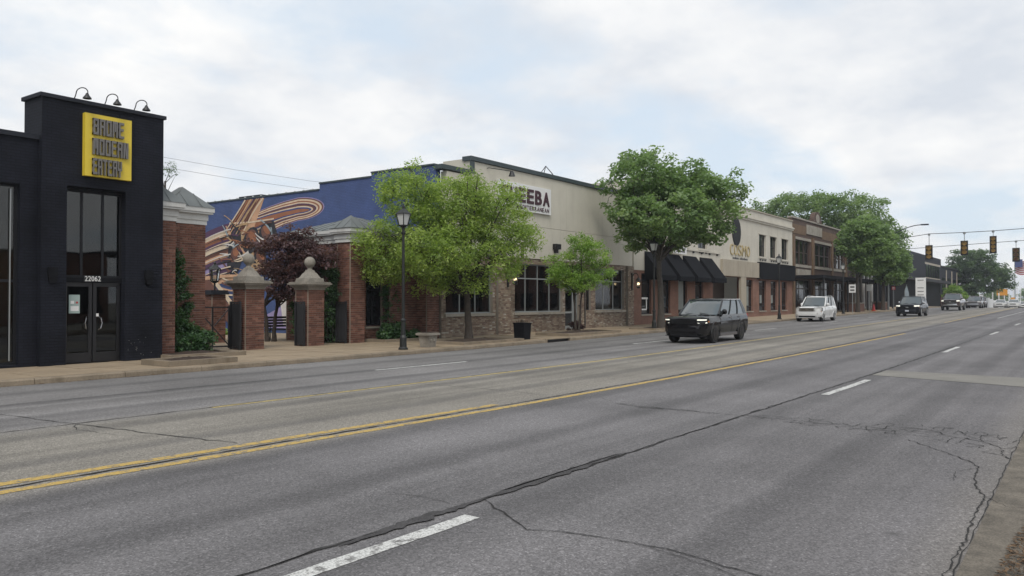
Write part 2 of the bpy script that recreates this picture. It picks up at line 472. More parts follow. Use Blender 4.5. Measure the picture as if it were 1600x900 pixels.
# ------------------------------------------------------------------ mesh builder
class MB:
    def __init__(s):
        s.v = []
        s.f = []

    def box(s, x0, x1, y0, y1, z0, z1):
        i = len(s.v)
        s.v += [(x0, y0, z0), (x1, y0, z0), (x1, y1, z0), (x0, y1, z0), (x0, y0, z1), (x1, y0, z1), (x1, y1, z1), (x0, y1, z1)]
        s.f += [(i, i + 3, i + 2, i + 1), (i + 4, i + 5, i + 6, i + 7), (i, i + 1, i + 5, i + 4), (i + 1, i + 2, i + 6, i + 5),
                (i + 2, i + 3, i + 7, i + 6), (i + 3, i, i + 4, i + 7)]
        return s

    def frustum(s, x0, x1, y0, y1, z0, X0, X1, Y0, Y1, z1):
        i = len(s.v)
        s.v += [(x0, y0, z0), (x1, y0, z0), (x1, y1, z0), (x0, y1, z0), (X0, Y0, z1), (X1, Y0, z1), (X1, Y1, z1), (X0, Y1, z1)]
        s.f += [(i, i + 3, i + 2, i + 1), (i + 4, i + 5, i + 6, i + 7), (i, i + 1, i + 5, i + 4), (i + 1, i + 2, i + 6, i + 5),
                (i + 2, i + 3, i + 7, i + 6), (i + 3, i, i + 4, i + 7)]
        return s

    def hip(s, x0, x1, y0, y1, z0, z1, inset=None):
        """hipped roof: ridge along the longer side"""
        w, d = x1 - x0, y1 - y0
        k = inset if inset is not None else min(w, d) / 2
        cx, cy = (x0 + x1) / 2, (y0 + y1) / 2
        if w >= d:
            return s.frustum(x0, x1, y0, y1, z0, min(x0 + k, cx - .01), max(x1 - k, cx + .01), cy - .01, cy + .01, z1)
        return s.frustum(x0, x1, y0, y1, z0, cx - .01, cx + .01, min(y0 + k, cy - .01), max(y1 - k, cy + .01), z1)

    def prism(s, pts, axis, a, b):
        """extrude a polygon: axis 'x' -> pts are (y,z), 'y' -> (x,z), 'z' -> (x,y)"""
        i, n = len(s.v), len(pts)
        for d in (a, b):
            for p, q in pts:
                s.v.append((d, p, q) if axis == 'x' else (p, d, q) if axis == 'y' else (p, q, d))
        s.f += [tuple(range(i, i + n))[::-1], tuple(range(i + n, i + 2 * n))]
        for k in range(n):
            s.f.append((i + k, i + (k + 1) % n, i + n + (k + 1) % n, i + n + k))
        return s

    def tube(s, pts, r, n=8, cap=True):
        pts = [Vector(p) for p in pts]
        rs = r if isinstance(r, (list, tuple)) else [r] * len(pts)
        i = len(s.v)
        ref = None
        for k, p in enumerate(pts):
            d = (pts[min(k + 1, len(pts) - 1)] - pts[max(k - 1, 0)]).normalized()
            if ref is None:
                ref = d.orthogonal().normalized()
            u = (ref - d * ref.dot(d))
            u = u.normalized() if u.length > 1e-5 else d.orthogonal().normalized()
            ref = u
            w = d.cross(u)
            for a in range(n):
                t = 2 * math.pi * a / n
                q = p + (u * math.cos(t) + w * math.sin(t)) * rs[k]
                s.v.append(tuple(q))
        for k in range(len(pts) - 1):
            for a in range(n):
                b = (a + 1) % n
                s.f.append((i + k * n + a, i + k * n + b, i + (k + 1) * n + b, i + (k + 1) * n + a))
        if cap:
            s.f.append(tuple(i + a for a in range(n))[::-1])
            s.f.append(tuple(i + (len(pts) - 1) * n + a for a in range(n)))
        return s

    def lathe(s, prof, cx=0, cy=0, n=16, axis='z', cz=0):
        i = len(s.v)
        for r, h in prof:
            for a in range(n):
                t = 2 * math.pi * a / n + math.pi / n
                c, d = r * math.cos(t), r * math.sin(t)
                s.v.append((cx + c, cy + d, cz + h) if axis == 'z' else (cx + c, cy + h, cz + d) if axis == 'y' else (cx + h, cy + c, cz + d))
        for k in range(len(prof) - 1):
            for a in range(n):
                b = (a + 1) % n
                s.f.append((i + k * n + a, i + k * n + b, i + (k + 1) * n + b, i + (k + 1) * n + a))
        s.f.append(tuple(i + a for a in range(n))[::-1])
        s.f.append(tuple(i + (len(prof) - 1) * n + a for a in range(n)))
        return s

    def wall(s, a0, a1, z0, z1, d0, d1, holes, axis='y'):
        """slab with rectangular holes; a runs along the wall, d through it"""
        xs = sorted({a0, a1, *[h[0] for h in holes], *[h[1] for h in holes]})
        zs = sorted({z0, z1, *[h[2] for h in holes], *[h[3] for h in holes]})
        xs = [x for x in xs if a0 <= x <= a1]
        zs = [z for z in zs if z0 <= z <= z1]

        def solid(i, j):
            if i < 0 or j < 0 or i >= len(xs) - 1 or j >= len(zs) - 1:
                return False
            cx, cz = (xs[i] + xs[i + 1]) / 2, (zs[j] + zs[j + 1]) / 2
            return not any(h[0] < cx < h[1] and h[2] < cz < h[3] for h in holes)

        def P(a, d, z):
            return (a, d, z) if axis == 'y' else (d, a, z)

        def q(*p):
            i = len(s.v)
            s.v += p
            s.f.append((i, i + 1, i + 2, i + 3))
        for i in range(len(xs) - 1):
            for j in range(len(zs) - 1):
                if not solid(i, j):
                    continue
                A, B, C, D = xs[i], xs[i + 1], zs[j], zs[j + 1]
                q(P(A, d0, C), P(B, d0, C), P(B, d0, D), P(A, d0, D))
                q(P(B, d1, C), P(A, d1, C), P(A, d1, D), P(B, d1, D))
                if not solid(i - 1, j):
                    q(P(A, d1, C), P(A, d0, C), P(A, d0, D), P(A, d1, D))
                if not solid(i + 1, j):
                    q(P(B, d0, C), P(B, d1, C), P(B, d1, D), P(B, d0, D))
                if not solid(i, j - 1):
                    q(P(A, d1, C), P(B, d1, C), P(B, d0, C), P(A, d0, C))
                if not solid(i, j + 1):
                    q(P(A, d0, D), P(B, d0, D), P(B, d1, D), P(A, d1, D))
        return s

    def build(s, name, material, parent=None, smooth=False, merge=False):
        off = Vector((0, 0, 0))
        p = parent
        while p is not None:
            off += p.location
            p = p.parent
        me = bpy.data.meshes.new(name)
        me.from_pydata([tuple(Vector(v) - off) for v in s.v], [], s.f)
        if merge:
            bm = bmesh.new()
            bm.from_mesh(me)
            bmesh.ops.remove_doubles(bm, verts=bm.verts, dist=1e-4)
            bmesh.ops.recalc_face_normals(bm, faces=bm.faces)
            bm.to_mesh(me)
            bm.free()
        me.materials.append(MATS[material] if isinstance(material, str) else material)
        if smooth:
            me.polygons.foreach_set('use_smooth', [True] * len(me.polygons))
            try:
                me.set_sharp_from_angle(angle=R(38))
            except Exception:
                pass
        o = bpy.data.objects.new(name, me)
        col.objects.link(o)
        o.parent = parent
        return o


def tag(o, label=None, cat=None, group=None, kind=None):
    if label:
        o['label'] = label
    if cat:
        o['category'] = cat
    if group:
        o['group'] = group
    if kind:
        o['kind'] = kind
    return o


def thing(name, label, cat, loc=(0, 0, 0), group=None):
    o = bpy.data.objects.new(name, None)
    col.objects.link(o)
    o.location = loc
    o.empty_display_size = .2
    return tag(o, label, cat, group)


def copy_tree(o, parent=None):
    c = o.copy()
    col.objects.link(c)
    c.parent = parent
    for ch in o.children:
        copy_tree(ch, c)
    return c


def bx(name, material, parent, *a):
    return MB().box(*a).build(name, material, parent)


def link_mesh(name, me, parent, loc):
    o = bpy.data.objects.new(name, me)
    col.objects.link(o)
    o.parent = parent
    o.location = loc
    return o


def glyph(ch, w, h, depth, material, name, parent, x, y, z, weight=0.0, flip=False):
    """one raised letter fitted to a w x h cell, standing in the XZ plane, facing -Y"""
    cu = bpy.data.curves.new('t', 'FONT')
    cu.body = ch
    cu.extrude = .05
    cu.offset = weight
    cu.resolution_u = 3
    t = bpy.data.objects.new('t', cu)
    col.objects.link(t)
    dg = bpy.context.evaluated_depsgraph_get()
    me = bpy.data.meshes.new_from_object(t.evaluated_get(dg))
    bpy.data.objects.remove(t)
    bpy.data.curves.remove(cu)
    co = np.empty(len(me.vertices) * 3)
    me.vertices.foreach_get('co', co)
    co = co.reshape(-1, 3)
    mn, mx_ = co.min(0), co.max(0)
    sp = np.maximum(mx_ - mn, 1e-4)
    u = (co - mn) / sp
    off = Vector((0, 0, 0))
    p = parent
    while p is not None:
        off += p.location
        p = p.parent
    new = np.stack([x + u[:, 0] * w - off.x, y - u[:, 2] * depth - off.y, z + u[:, 1] * h - off.z], 1)
    me.vertices.foreach_set('co', new.ravel())
    me.materials.clear()
    me.materials.append(MATS[material])
    o = bpy.data.objects.new(name, me)
    col.objects.link(o)
    o.parent = parent
    return o


def text_line(s, x0, x1, z0, z1, y, depth, material, parent, weight=0.0, gap=.14, name='letter'):
    rel = {'I': .45, 'M': 1.25, 'W': 1.3, 'i': .35, 'l': .35, 't': .6, 'm': 1.4, ' ': .6, '1': .6}
    ws = [rel.get(c, 1.0) for c in s]
    tot = sum(ws) + gap * (len(s) - 1)
    k = (x1 - x0) / tot
    x = x0
    hh = {c: 1.0 for c in s}
    for c, w in zip(s, ws):
        if c != ' ':
            h = z1 - z0
            if c.islower() and c not in 'dltbhkf':
                h *= .72
            glyph(c, w * k, h, depth, material, name, parent, x, y, z0, weight)
        x += (w + gap) * k


def window(parent, xa, xb, za, zb, y, cols, rows, frame, glass, fw=.05, depth=.06, name='window', d=1, pane='pane'):
    """framed window in the XZ plane; cols/rows = inner mullion positions"""
    m = MB()
    m.box(xa, xa + fw, y, y + depth, za, zb).box(xb - fw, xb, y, y + depth, za, zb)
    m.box(xa + fw, xb - fw, y, y + depth, za, za + fw).box(xa + fw, xb - fw, y, y + depth, zb - fw, zb)
    for c in cols:
        m.box(c - fw / 2, c + fw / 2, y + .004, y + depth - .004, za + fw, zb - fw)
    for r in rows:
        m.box(xa + fw, xb - fw, y + .007, y + depth - .007, r - fw / 2, r + fw / 2)
    w = m.build(name, frame, parent)
    xs = [xa + fw] + [v for c in cols for v in (c - fw / 2, c + fw / 2)] + [xb - fw]
    zs = [za + fw] + [v for c in rows for v in (c - fw / 2, c + fw / 2)] + [zb - fw]
    for i in range(0, len(xs), 2):
        for j in range(0, len(zs), 2):
            bx(pane, glass, w, xs[i] - .002, xs[i + 1] + .002, y + depth * .5 - .004, y + depth * .5 + .004, zs[j] - .002, zs[j + 1] + .002)
    return w


BRK = (.203, .062, .098)      # length, height, width
JO = .014


def brick_face(m, a0, a1, z0, z1, d, out, holes, axis, depth=.05):
    """courses of single bricks on a wall face; out = +1/-1 direction they stand proud"""
    bl, bh = BRK[0], BRK[1]
    nz = max(1, round((z1 - z0) / (bh + JO)))
    ch = (z1 - z0) / nz
    nb = max(1, round((a1 - a0) / (bl + JO)))
    cl = (a1 - a0) / nb
    for j in range(nz):
        za, zb = z0 + j * ch + JO / 2, z0 + (j + 1) * ch - JO / 2
        edges = [a0] + [a0 + (k + (.5 if j % 2 else 0)) * cl for k in range(0 if j % 2 else 1, nb)] + [a1]
        for k in range(len(edges) - 1):
            xa, xb = edges[k], edges[k + 1]
            segs = [(xa, xb)]
            for h in holes:
                if h[2] < (za + zb) / 2 < h[3]:
                    ns = []
                    for p, q in segs:
                        if q <= h[0] or p >= h[1]:
                            ns.append((p, q))
                        else:
                            if p < h[0]:
                                ns.append((p, h[0]))
                            if q > h[1]:
                                ns.append((h[1], q))
                    segs = ns
            for p, q in segs:
                if q - p < .03:
                    continue
                e = random.uniform(.006, .012)
                dd = sorted((d - out * depth, d + out * e))
                if axis == 'y':
                    m.box(p + JO / 2, q - JO / 2, dd[0], dd[1], za, zb)
                else:
                    m.box(dd[0], dd[1], p + JO / 2, q - JO / 2, za, zb)


def brick_pier(parent, x0, x1, y0, y1, z0, z1, material='red_brick', mortar='mortar', name='brickwork', faces='FLRB'):
    """mortar core with every brick of its faces standing proud of the joints"""
    core = bx('pier_core', mortar, parent, x0 + .004, x1 - .004, y0 + .004, y1 - .004, z0, z1 - .002)
    m = MB()
    if 'F' in faces:
        brick_face(m, x0, x1, z0, z1, y0, -1, [], 'y')
    if 'B' in faces:
        brick_face(m, x0, x1, z0, z1, y1, 1, [], 'y')
    if 'L' in faces:
        brick_face(m, y0 + .06, y1 - .06, z0, z1, x0, -1, [], 'x')
    if 'R' in faces:
        brick_face(m, y0 + .06, y1 - .06, z0, z1, x1, 1, [], 'x')
    o = m.build(name, material, parent)
    o['kind'] = 'stuff'
    return core


# ------------------------------------------------------------------ setting: ground, road, pavement
def strip_sheet(name, xs, y0, y1, dz, material, ny=1):
    m = MB()
    for x in xs:
        for k in range(ny + 1):
            m.v.append((x, y0 + (y1 - y0) * k / ny, gz(x) + dz))
    n = ny + 1
    for i in range(len(xs) - 1):
        for k in range(ny):
            a = i * n + k
            m.f.append((a, a + n, a + n + 1, a + 1))
    o = m.build(name, material)
    for p in o.data.polygons:
        p.use_smooth = True
    return o


XR = [float(x) for x in range(-40, 400, 2)]
tag(strip_sheet('ground', [-400., -200., -100.] + XR + [420., 600., 1000., 2500.], -900, 1500, -.06, 'ground'), kind='structure')
road = tag(strip_sheet('road', XR, .72, 18.4, 0, 'asphalt', 6), kind='structure')
tag(strip_sheet('gutter', XR, .27, .72, .006, 'gutter'), kind='structure')
verge = tag(strip_sheet('verge', XR, -4, .27, .05, 'verge'), kind='structure')
KY = 18.4

# kerb stones
kerb = thing('kerb', None, None)
tag(kerb, kind='structure')
ks = None
x = 0.0
inlet = (28.0, 30.0)
while x < 62:
    ln = 2.0
    if x == inlet[0]:
        k = MB().box(0, ln - .012, 0, .16, .115, .135).box(0, .12, 0, .16, -.02, .115).box(ln - .132, ln - .012, 0, .16, -.02, .115)
        o = k.build('kerb_inlet', 'kerb', kerb)
        o.location = (x, KY, gz(x + 1))
        h = bx('drain_opening', 'black_metal', kerb, x + .12, x + ln - .13, KY + .10, KY + .15, gz(x + 1) - .02, gz(x + 1) + .115)
    else:
        if ks is None:
            pr = [(0, -.05), (.012, .10), (.04, .132), (.16, .135), (.16, -.05)]
            o = MB().prism(pr, 'x', 0, ln - .012).build('kerb_stone', 'kerb', kerb)
            ks = o.data
            o.location = (x, KY, gz(x + 1))
        else:
            link_mesh('kerb_stone', ks, kerb, (x, KY, gz(x + 1)))
    x += ln
m = MB()
for xx in range(62, 330, 2):
    i = len(m.v)
    for q in (xx, xx + 2):
        for yy, zz_ in ((KY, -.05), (KY + .02, .12), (KY + .16, .135), (KY + .16, -.05)):
            m.v.append((q, yy, gz(q) + zz_))
    for k in range(3):
        m.f.append((i + k, i + 4 + k, i + 5 + k, i + 1 + k))
m.build('far_kerb', 'kerb', kerb)

# pavement slabs
walk = tag(strip_sheet('sidewalk', [float(v) for v in range(-10, 330, 2)], KY + .16, 24.2, .108, 'kerb'), kind='structure')
slab = None
for i in range(34):
    for r, (ya, yb) in enumerate(((KY + .17, 20.0), (20.012, 21.6), (21.612, 23.2))):
        xx = 2 + i * 1.55
        if slab is None:
            slab = {}
        if r not in slab:
            slab[r] = MB().box(0, 1.538, 0, yb - ya, -.06, 0).build('paving_slab', 'sidewalk', walk)
            slab[r].location = (xx, ya, gz(xx + .75) + .138)
        else:
            link_mesh('paving_slab', slab[r].data, walk, (xx, ya, gz(xx + .75) + .138 + random.uniform(-.004, .004)))
o = strip_sheet('far_paving', [float(v) for v in range(56, 330, 2)], KY + .17, 26, .138, 'sidewalk')
o.parent = walk
# courtyard behind the gateposts
plaza = tag(bx('courtyard', 'sidewalk', None, 12.7, 26.4, 23.2, 34.0, -.05, .142), kind='structure')
tag(bx('lawn', 'lawn', None, 12.7, 26.38, 34.0, 41, -.05, .16), kind='structure')


# road markings: thin painted sheets, edges ragged
def marking(name, pts, w, material, dz=.004, seg=.5, rag=.012, parent=road):
    m = MB()
    P = [Vector((p[0], p[1])) for p in pts]
    dense = []
    for a, b in zip(P[:-1], P[1:]):
        n = max(1, int((b - a).length / seg))
        dense += [a + (b - a) * (k / n) for k in range(n)]
    dense.append(P[-1])
    for k, p in enumerate(dense):
        d = (dense[min(k + 1, len(dense) - 1)] - dense[max(k - 1, 0)]).normalized()
        nrm = Vector((-d.y, d.x))
        for sg in (-1, 1):
            q = p + nrm * sg * (w / 2 + random.uniform(-rag, rag))
            m.v.append((q.x, q.y, gz(q.x) + dz))
    for k in range(len(dense) - 1):
        m.f.append((2 * k, 2 * k + 2, 2 * k + 3, 2 * k + 1))
    return m.build(name, material, parent)


def crack(pts, w, name='pavement_crack', jit=.05, seg=.16, material='crack', dz=.0075):
    m = MB()
    P = [Vector(p) for p in pts]
    dense = []
    for a, b in zip(P[:-1], P[1:]):
        n = max(1, int((b - a).length / seg))
        dense += [a + (b - a) * (k / n) + Vector((random.uniform(-jit, jit), random.uniform(-jit, jit))) * (1 if k else .2) for k in range(n)]
    dense.append(P[-1])
    for k, p in enumerate(dense):
        d = (dense[min(k + 1, len(dense) - 1)] - dense[max(k - 1, 0)])
        d = d.normalized() if d.length > 1e-6 else Vector((1, 0))
        nrm = Vector((-d.y, d.x))
        ww = w * random.uniform(.35, 1.25) / 2
        for sg in (-1, 1):
            q = p + nrm * sg * ww
            m.v.append((q.x, q.y, gz(q.x) + dz))
    for k in range(len(dense) - 1):
        m.f.append((2 * k, 2 * k + 2, 2 * k + 3, 2 * k + 1))
    return m.build(name, material, road)


marking('yellow_line', [(-30, 8.78), (3.4, 8.28), (10.6, 8.0), (44, 7.45)], .15, 'yellow_paint')
marking('yellow_line', [(-30, 9.14), (3.5, 8.66), (11.1, 8.34)], .16, 'yellow_paint')
marking('yellow_line', [(8, 12.0), (22, 11.8), (42, 11.75), (75, 11.75)], .15, 'faded_yellow_paint')
marking('yellow_line', [(62, 8.0), (138, 8.3)], .12, 'yellow_paint')
for a in (1.75, 15.95, 30.4, 44.8, 59, 73, 87, 101):
    marking('lane_dash', [(a, 4.24 - .009 * a), (a + 3.5, 4.2 - .009 * a)], .15, 'white_paint')
for a in (14.8, 29.2, 43.7, 58, 72, 86, 100):
    marking('lane_dash', [(a, 15.0), (a + 3.6, 14.9)], .15, 'white_paint')
marking('lane_dash', [(75, 5.9), (128, 5.6)], .12, 'white_paint')
# long joint between the near lanes with tar fill
crack([(-20, 4.75), (3.2, 4.52), (7.3, 4.42), (12.3, 4.4), (21, 4.27), (34, 4.1), (57, 3.8), (100, 3.6)], .026, jit=.022, name='lane_joint')
crack([(-20, 4.76), (3.2, 4.53), (7.3, 4.43), (12.3, 4.41), (21, 4.28), (34, 4.11)], .02, jit=.035, name='lane_joint')
for c, ln in ((4.9, .9), (7.1, 1.35)):
    pts = []
    n = 64
    for k in range(n):
        t = 2 * math.pi * k / n
        pts.append((c + math.cos(t) * ln * random.uniform(.86, 1.05), 4.46 + math.sin(t) * .07 * random.uniform(.3, 1.3)))
    m = MB()
    m.v = [(p[0], p[1], gz(p[0]) + .0115) for p in pts]
    m.f = [tuple(range(n))]
    m.build('tar_patch', 'tar', road)
# joints along the yellow line, turn lane and far lanes
crack([(-20, 8.72), (3.4, 8.45), (11, 8.17), (44, 7.65), (110, 7.4)], .045, jit=.02, name='lane_joint')
crack([(-20, 12.1), (8, 12.02), (30, 11.85), (75, 11.9)], .03, jit=.02, name='lane_joint')
crack([(-20, 15.3), (14, 15.1), (60, 15.0)], .022, jit=.02, name='lane_joint')
crack([(5.2, 18.2), (5.56, 13.97), (5.77, 12.09)], .02, jit=.03)
crack([(5.77, 12.09), (6.01, 9.95), (6.19, 8.73)], .024, jit=.03)
crack([(5.74, 11.93), (5.52, 11.44), (5.62, 10.59), (5.86, 10.08)], .011, jit=.03)
crack([(12.94, 11.7), (12.99, 10.33), (12.81, 8.46)], .018, jit=.03)
crack([(24.0, 11.7), (24.3, 9.6), (24.1, 8.0)], .018, jit=.03)
crack([(5.75, 4.45), (5.62, 4.25), (5.45, 3.98), (5.3, 3.75), (5.19, 3.6), (5.3, 3.35), (5.36, 2.9), (5.38, 2.5), (5.27, 2.07), (5.21, 1.79), (5.0, 1.2), (5.05, .78)], .014, jit=.018, seg=.07)
crack([(5.36, 2.75), (5.28, 2.41), (5.2, 2.05), (5.02, 1.7), (4.8, 1.5)], .007, jit=.02, seg=.06)
crack([(5.45, 4.6), (5.5, 4.9), (5.45, 5.3)], .007, jit=.02, seg=.08)
crack([(8.2, 7.6), (8.6, 7.3), (9.3, 7.4)], .008, jit=.03)
# crazed band across the near lane: a net of short cracks between jittered nodes
spine = [(12.5, 6.8), (12.3, 6.18), (12.34, 4.43), (12.2, 3.2), (12.25, 1.7), (11.4, .75)]


def sp(t):
    f = t * (len(spine) - 1)
    i = min(int(f), len(spine) - 2)
    return Vector(spine[i]).lerp(Vector(spine[i + 1]), f - i)


NT, NO = 40, 6
net = {}
for i in range(NT):
    for j in range(NO):
        t = (i + random.uniform(-.35, .35)) / (NT - 1)
        t = min(1, max(0, t))
        q = sp(t)
        wd_ = .07 + .62 * max(0, t - .3) ** 1.1
        net[i, j] = Vector((q.x + (j - 2 + random.uniform(-.4, .4)) * wd_ * .62, q.y + random.uniform(-.04, .04)))
for i in range(NT):
    for j in range(NO):
        mid = 1 - abs(j - 2) / 2.6
        t = i / NT
        if i + 1 < NT and random.random() < (.95 if j == 2 else .55 * mid + (.3 if t > .55 else .05)):
            crack([net[i, j], net[i + 1, j]], random.uniform(.008, .018) * (1.3 if j == 2 else 1), jit=.018, seg=.06)
        if j + 1 < NO and random.random() < (.5 if t > .5 else .14):
            crack([net[i, j], net[i, j + 1]], random.uniform(.007, .014), jit=.018, seg=.06)
        if j + 1 < NO and i + 1 < NT and random.random() < (.3 if t > .4 else .12):
            crack([net[i, j], net[i + 1, j + 1]], random.uniform(.006, .013), jit=.018, seg=.06)
crack([(11.4, 1.9), (10.54, 1.26), (10.2, 1.05), (9.93, .97), (9.4, .95), (8.96, .90), (8.47, .78), (7.73, .79), (6.91, .76), (6.0, .78), (5.0, .8)], .014, jit=.016, seg=.06)
crack([(9.95, .97), (9.6, 1.15), (9.1, 1.1)], .007, jit=.02, seg=.06)
crack([(8.5, .78), (8.2, .6), (8.3, .3)], .009, jit=.02, seg=.06)
crack([(12.5, 6.8), (13.0, 7.3), (12.9, 7.9)], .009, jit=.03)
crack([(-40, .735), (60, .735)], .010, jit=.012, name='gutter_joint')
# concrete strip across the near lane
m = MB()
m.v = [(19.6, .74, gz(20) + .005), (21.9, .74, gz(22) + .005), (22.3, 4.2, gz(22) + .005), (20.7, 4.24, gz(21) + .005)]
m.f = [(0, 1, 2, 3)]
m.build('concrete_patch', 'concrete_patch', road)
# leaf litter on the verge corner
m = MB()
for k in range(2600):
    xx = random.uniform(3.2, 9.5)
    yy = (.5 if xx < 6.6 else .5 - .08 * (xx - 6.6)) - abs(random.gauss(0, .2))
    s_ = random.uniform(.008, .028)
    a = random.uniform(0, 6.28)
    zz_ = (.062 if yy < .27 else .014) + random.uniform(0, .02)
    c, d = math.cos(a) * s_, math.sin(a) * s_
    i = len(m.v)
    m.v += [(xx - c, yy - d, zz_), (xx + d * .5, yy - c * .5, zz_ + .006), (xx + c, yy + d, zz_ + random.uniform(-.004, .012)), (xx - d * .5, yy + c * .5, zz_ + .004)]
    m.f.append((i, i + 1, i + 2, i + 3))
mat('litter', (.14, .085, .045), .9, var=.4, isl=.6)
tag(m.build('leaf_litter', 'litter'), 'brown dry leaf litter along the near edge of the road', 'leaf litter', kind='stuff')

m = MB()
for k in range(2200):
    xx = random.uniform(2, 60)
    yy = 18.39 - abs(random.gauss(0, .07))
    s_ = random.uniform(.01, .035)
    a = random.uniform(0, 6.28)
    zz_ = gz(xx) + .006 + random.uniform(0, .012)
    c, d = math.cos(a) * s_, math.sin(a) * s_
    i = len(m.v)
    m.v += [(xx - c, yy - d, zz_), (xx + d * .5, yy - c * .5, zz_ + .006), (xx + c, yy + d, zz_ + .004), (xx - d * .5, yy + c * .5, zz_ + .003)]
    m.f.append((i, i + 1, i + 2, i + 3))
tag(m.build('gutter_debris', 'litter'), 'fine brown debris lying along the far kerb', 'debris', kind='stuff')
# stains and weeds along the pavement are in the slab material

# ================================================================== BUILDINGS
# ------------------------------------------------------------------ black restaurant
FY = 21.5
bl = thing('restaurant_building', 'black painted brick restaurant with tall entrance tower and yellow sign', 'building', (9.4, FY, 0))
TX0, TX1, TZ = 9.45, 12.74, 7.0
op = (10.08, 11.64, .14, 4.8)
MB().wall(TX0, TX1, 0, TZ, FY, FY + .3, [op]).build('tower_wall', 'black_brick', bl)
bx('side_wall', 'black_brick', bl, TX0, TX0 + .28, FY + .302, FY + .98, 0, TZ)
bx('side_wall', 'black_brick', bl, TX1 - .28, TX1, FY + .302, FY + 9, 0, TZ - .002)
bx('back_wall', 'black_brick', bl, TX0 + .282, TX1 - .282, FY + .72, FY + .98, 5.6, TZ)
bx('tower_coping', 'charcoal', bl, TX0 - .06, TX1 + .06, FY - .05, FY + 1.04, TZ + .002, TZ + .1)
# lower wing
WY = FY + .16
wop = (5.9, 9.02, .2, 4.72)
wop2 = (2.2, 5.2, .2, 4.72)
MB().wall(-14, TX0 - .003, 0, 5.9, WY, WY + .3, [wop, wop2, (-2.2, .8, .2, 4.72)]).build('wing_wall', 'black_brick', bl)
bx('wing_coping', 'charcoal', bl, -14, TX0 - .005, WY - .06, WY + .42, 5.902, 6.02)
bx('wing_roof', 'charcoal', bl, -14, TX1 - .3, WY + .31, FY + 9, 5.3, 5.5)
bx('floor', 'interior_floor', bl, -14, TX1 - .29, WY + .31, FY + 9, .05, .16)
bx('inner_wall', 'interior', bl, -14, TX1 - .29, FY + 6.0, FY + 6.1, .165, 5.29)
bx('inner_wall', 'interior', bl, 9.35, 9.45, FY + 1.0, FY + 5.99, .165, 5.29)
window(bl, wop[0], wop[1], wop[2], wop[3], WY + .14, [6.9, 7.95], [2.3], 'dark_frame', 'clear_glass', .07)
bx('window_edge_trim', 'grey_alu', bl, 8.84, 8.87, WY + .12, WY + .139, .3, 4.6)
window(bl, wop2[0], wop2[1], wop2[2], wop2[3], WY + .14, [3.2, 4.2], [2.3], 'dark_frame', 'clear_glass', .07)
window(bl, -2.2, .8, .2, 4.72, WY + .14, [-1.2, -.2], [2.3], 'dark_frame', 'clear_glass', .07)
# entrance glazing
gy = FY + .2
bx('door_header', 'black_paint', bl, op[0], op[1], FY + .1, FY + .28, 4.802 - .06, 4.798)
window(bl, op[0] + .002, op[1] - .002, 2.42, 4.738, gy, [10.56, 11.12], [], 'dark_frame', 'clear_glass', .06)
bx('transom_bar', 'black_paint', bl, op[0] + .002, op[1] - .002, gy - .04, gy + .08, 2.3, 2.418)
for xa, xb in ((op[0] + .03, 10.845), (10.875, op[1] - .03)):
    d = MB()
    d.box(xa, xa + .09, gy, gy + .05, .16, 2.29).box(xb - .09, xb, gy, gy + .05, .16, 2.29)
    d.box(xa + .09, xb - .09, gy, gy + .05, .16, .42).box(xa + .09, xb - .09, gy, gy + .05, 2.18, 2.29)
    dd = d.build('door', 'black_metal', bl)
    bx('pane', 'clear_glass', dd, xa + .088, xb - .088, gy + .02, gy + .03, .418, 2.182)
    hx = xb - .14 if xa < 10.5 else xa + .14
    sg = -1 if xa < 10.5 else 1
    MB().tube([(hx, gy, 1.02), (hx + sg * .04, gy - .06, 1.06), (hx + sg * .07, gy - .07, 1.2), (hx + sg * .04, gy - .06, 1.34), (hx, gy, 1.38)], .013, 6).build('handle', 'chrome', dd)
bx('lock_plate', 'white', bl, 10.955, 11.02, gy - .014, gy - .002, 1.38, 1.46)
ps = bx('door_poster', 'poster', bl, 10.24, 10.52, gy - .012, gy - .002, 1.47, 1.96)
bx('poster_print', 'white', ps, 10.28, 10.37, gy - .016, gy - .0125, 1.72, 1.80)
bx('poster_print', 'red', ps, 10.42, 10.47, gy - .016, gy - .0125, 1.73, 1.78)
bx('poster_print', 'white', ps, 10.28, 10.49, gy - .016, gy - .0125, 1.53, 1.66)
nb = bx('address_plate', 'black_metal', bl, 10.60, 11.06, gy - .06, gy - .042, 2.31, 2.475)
text_line('22062', 10.62, 11.04, 2.325, 2.46, gy - .061, .01, 'white', nb, .0, .2, name='numeral')
# wall sconces
for xx in (9.72, 12.3):
    s_ = MB().box(xx - .11, xx + .11, FY - .1, FY - .002, 2.42, 2.66).frustum(xx - .08, xx + .08, FY - .09, FY - .01, 2.26, xx - .11, xx + .11, FY - .1, FY - .004, 2.418).build('wall_sconce', 'black_paint', bl)
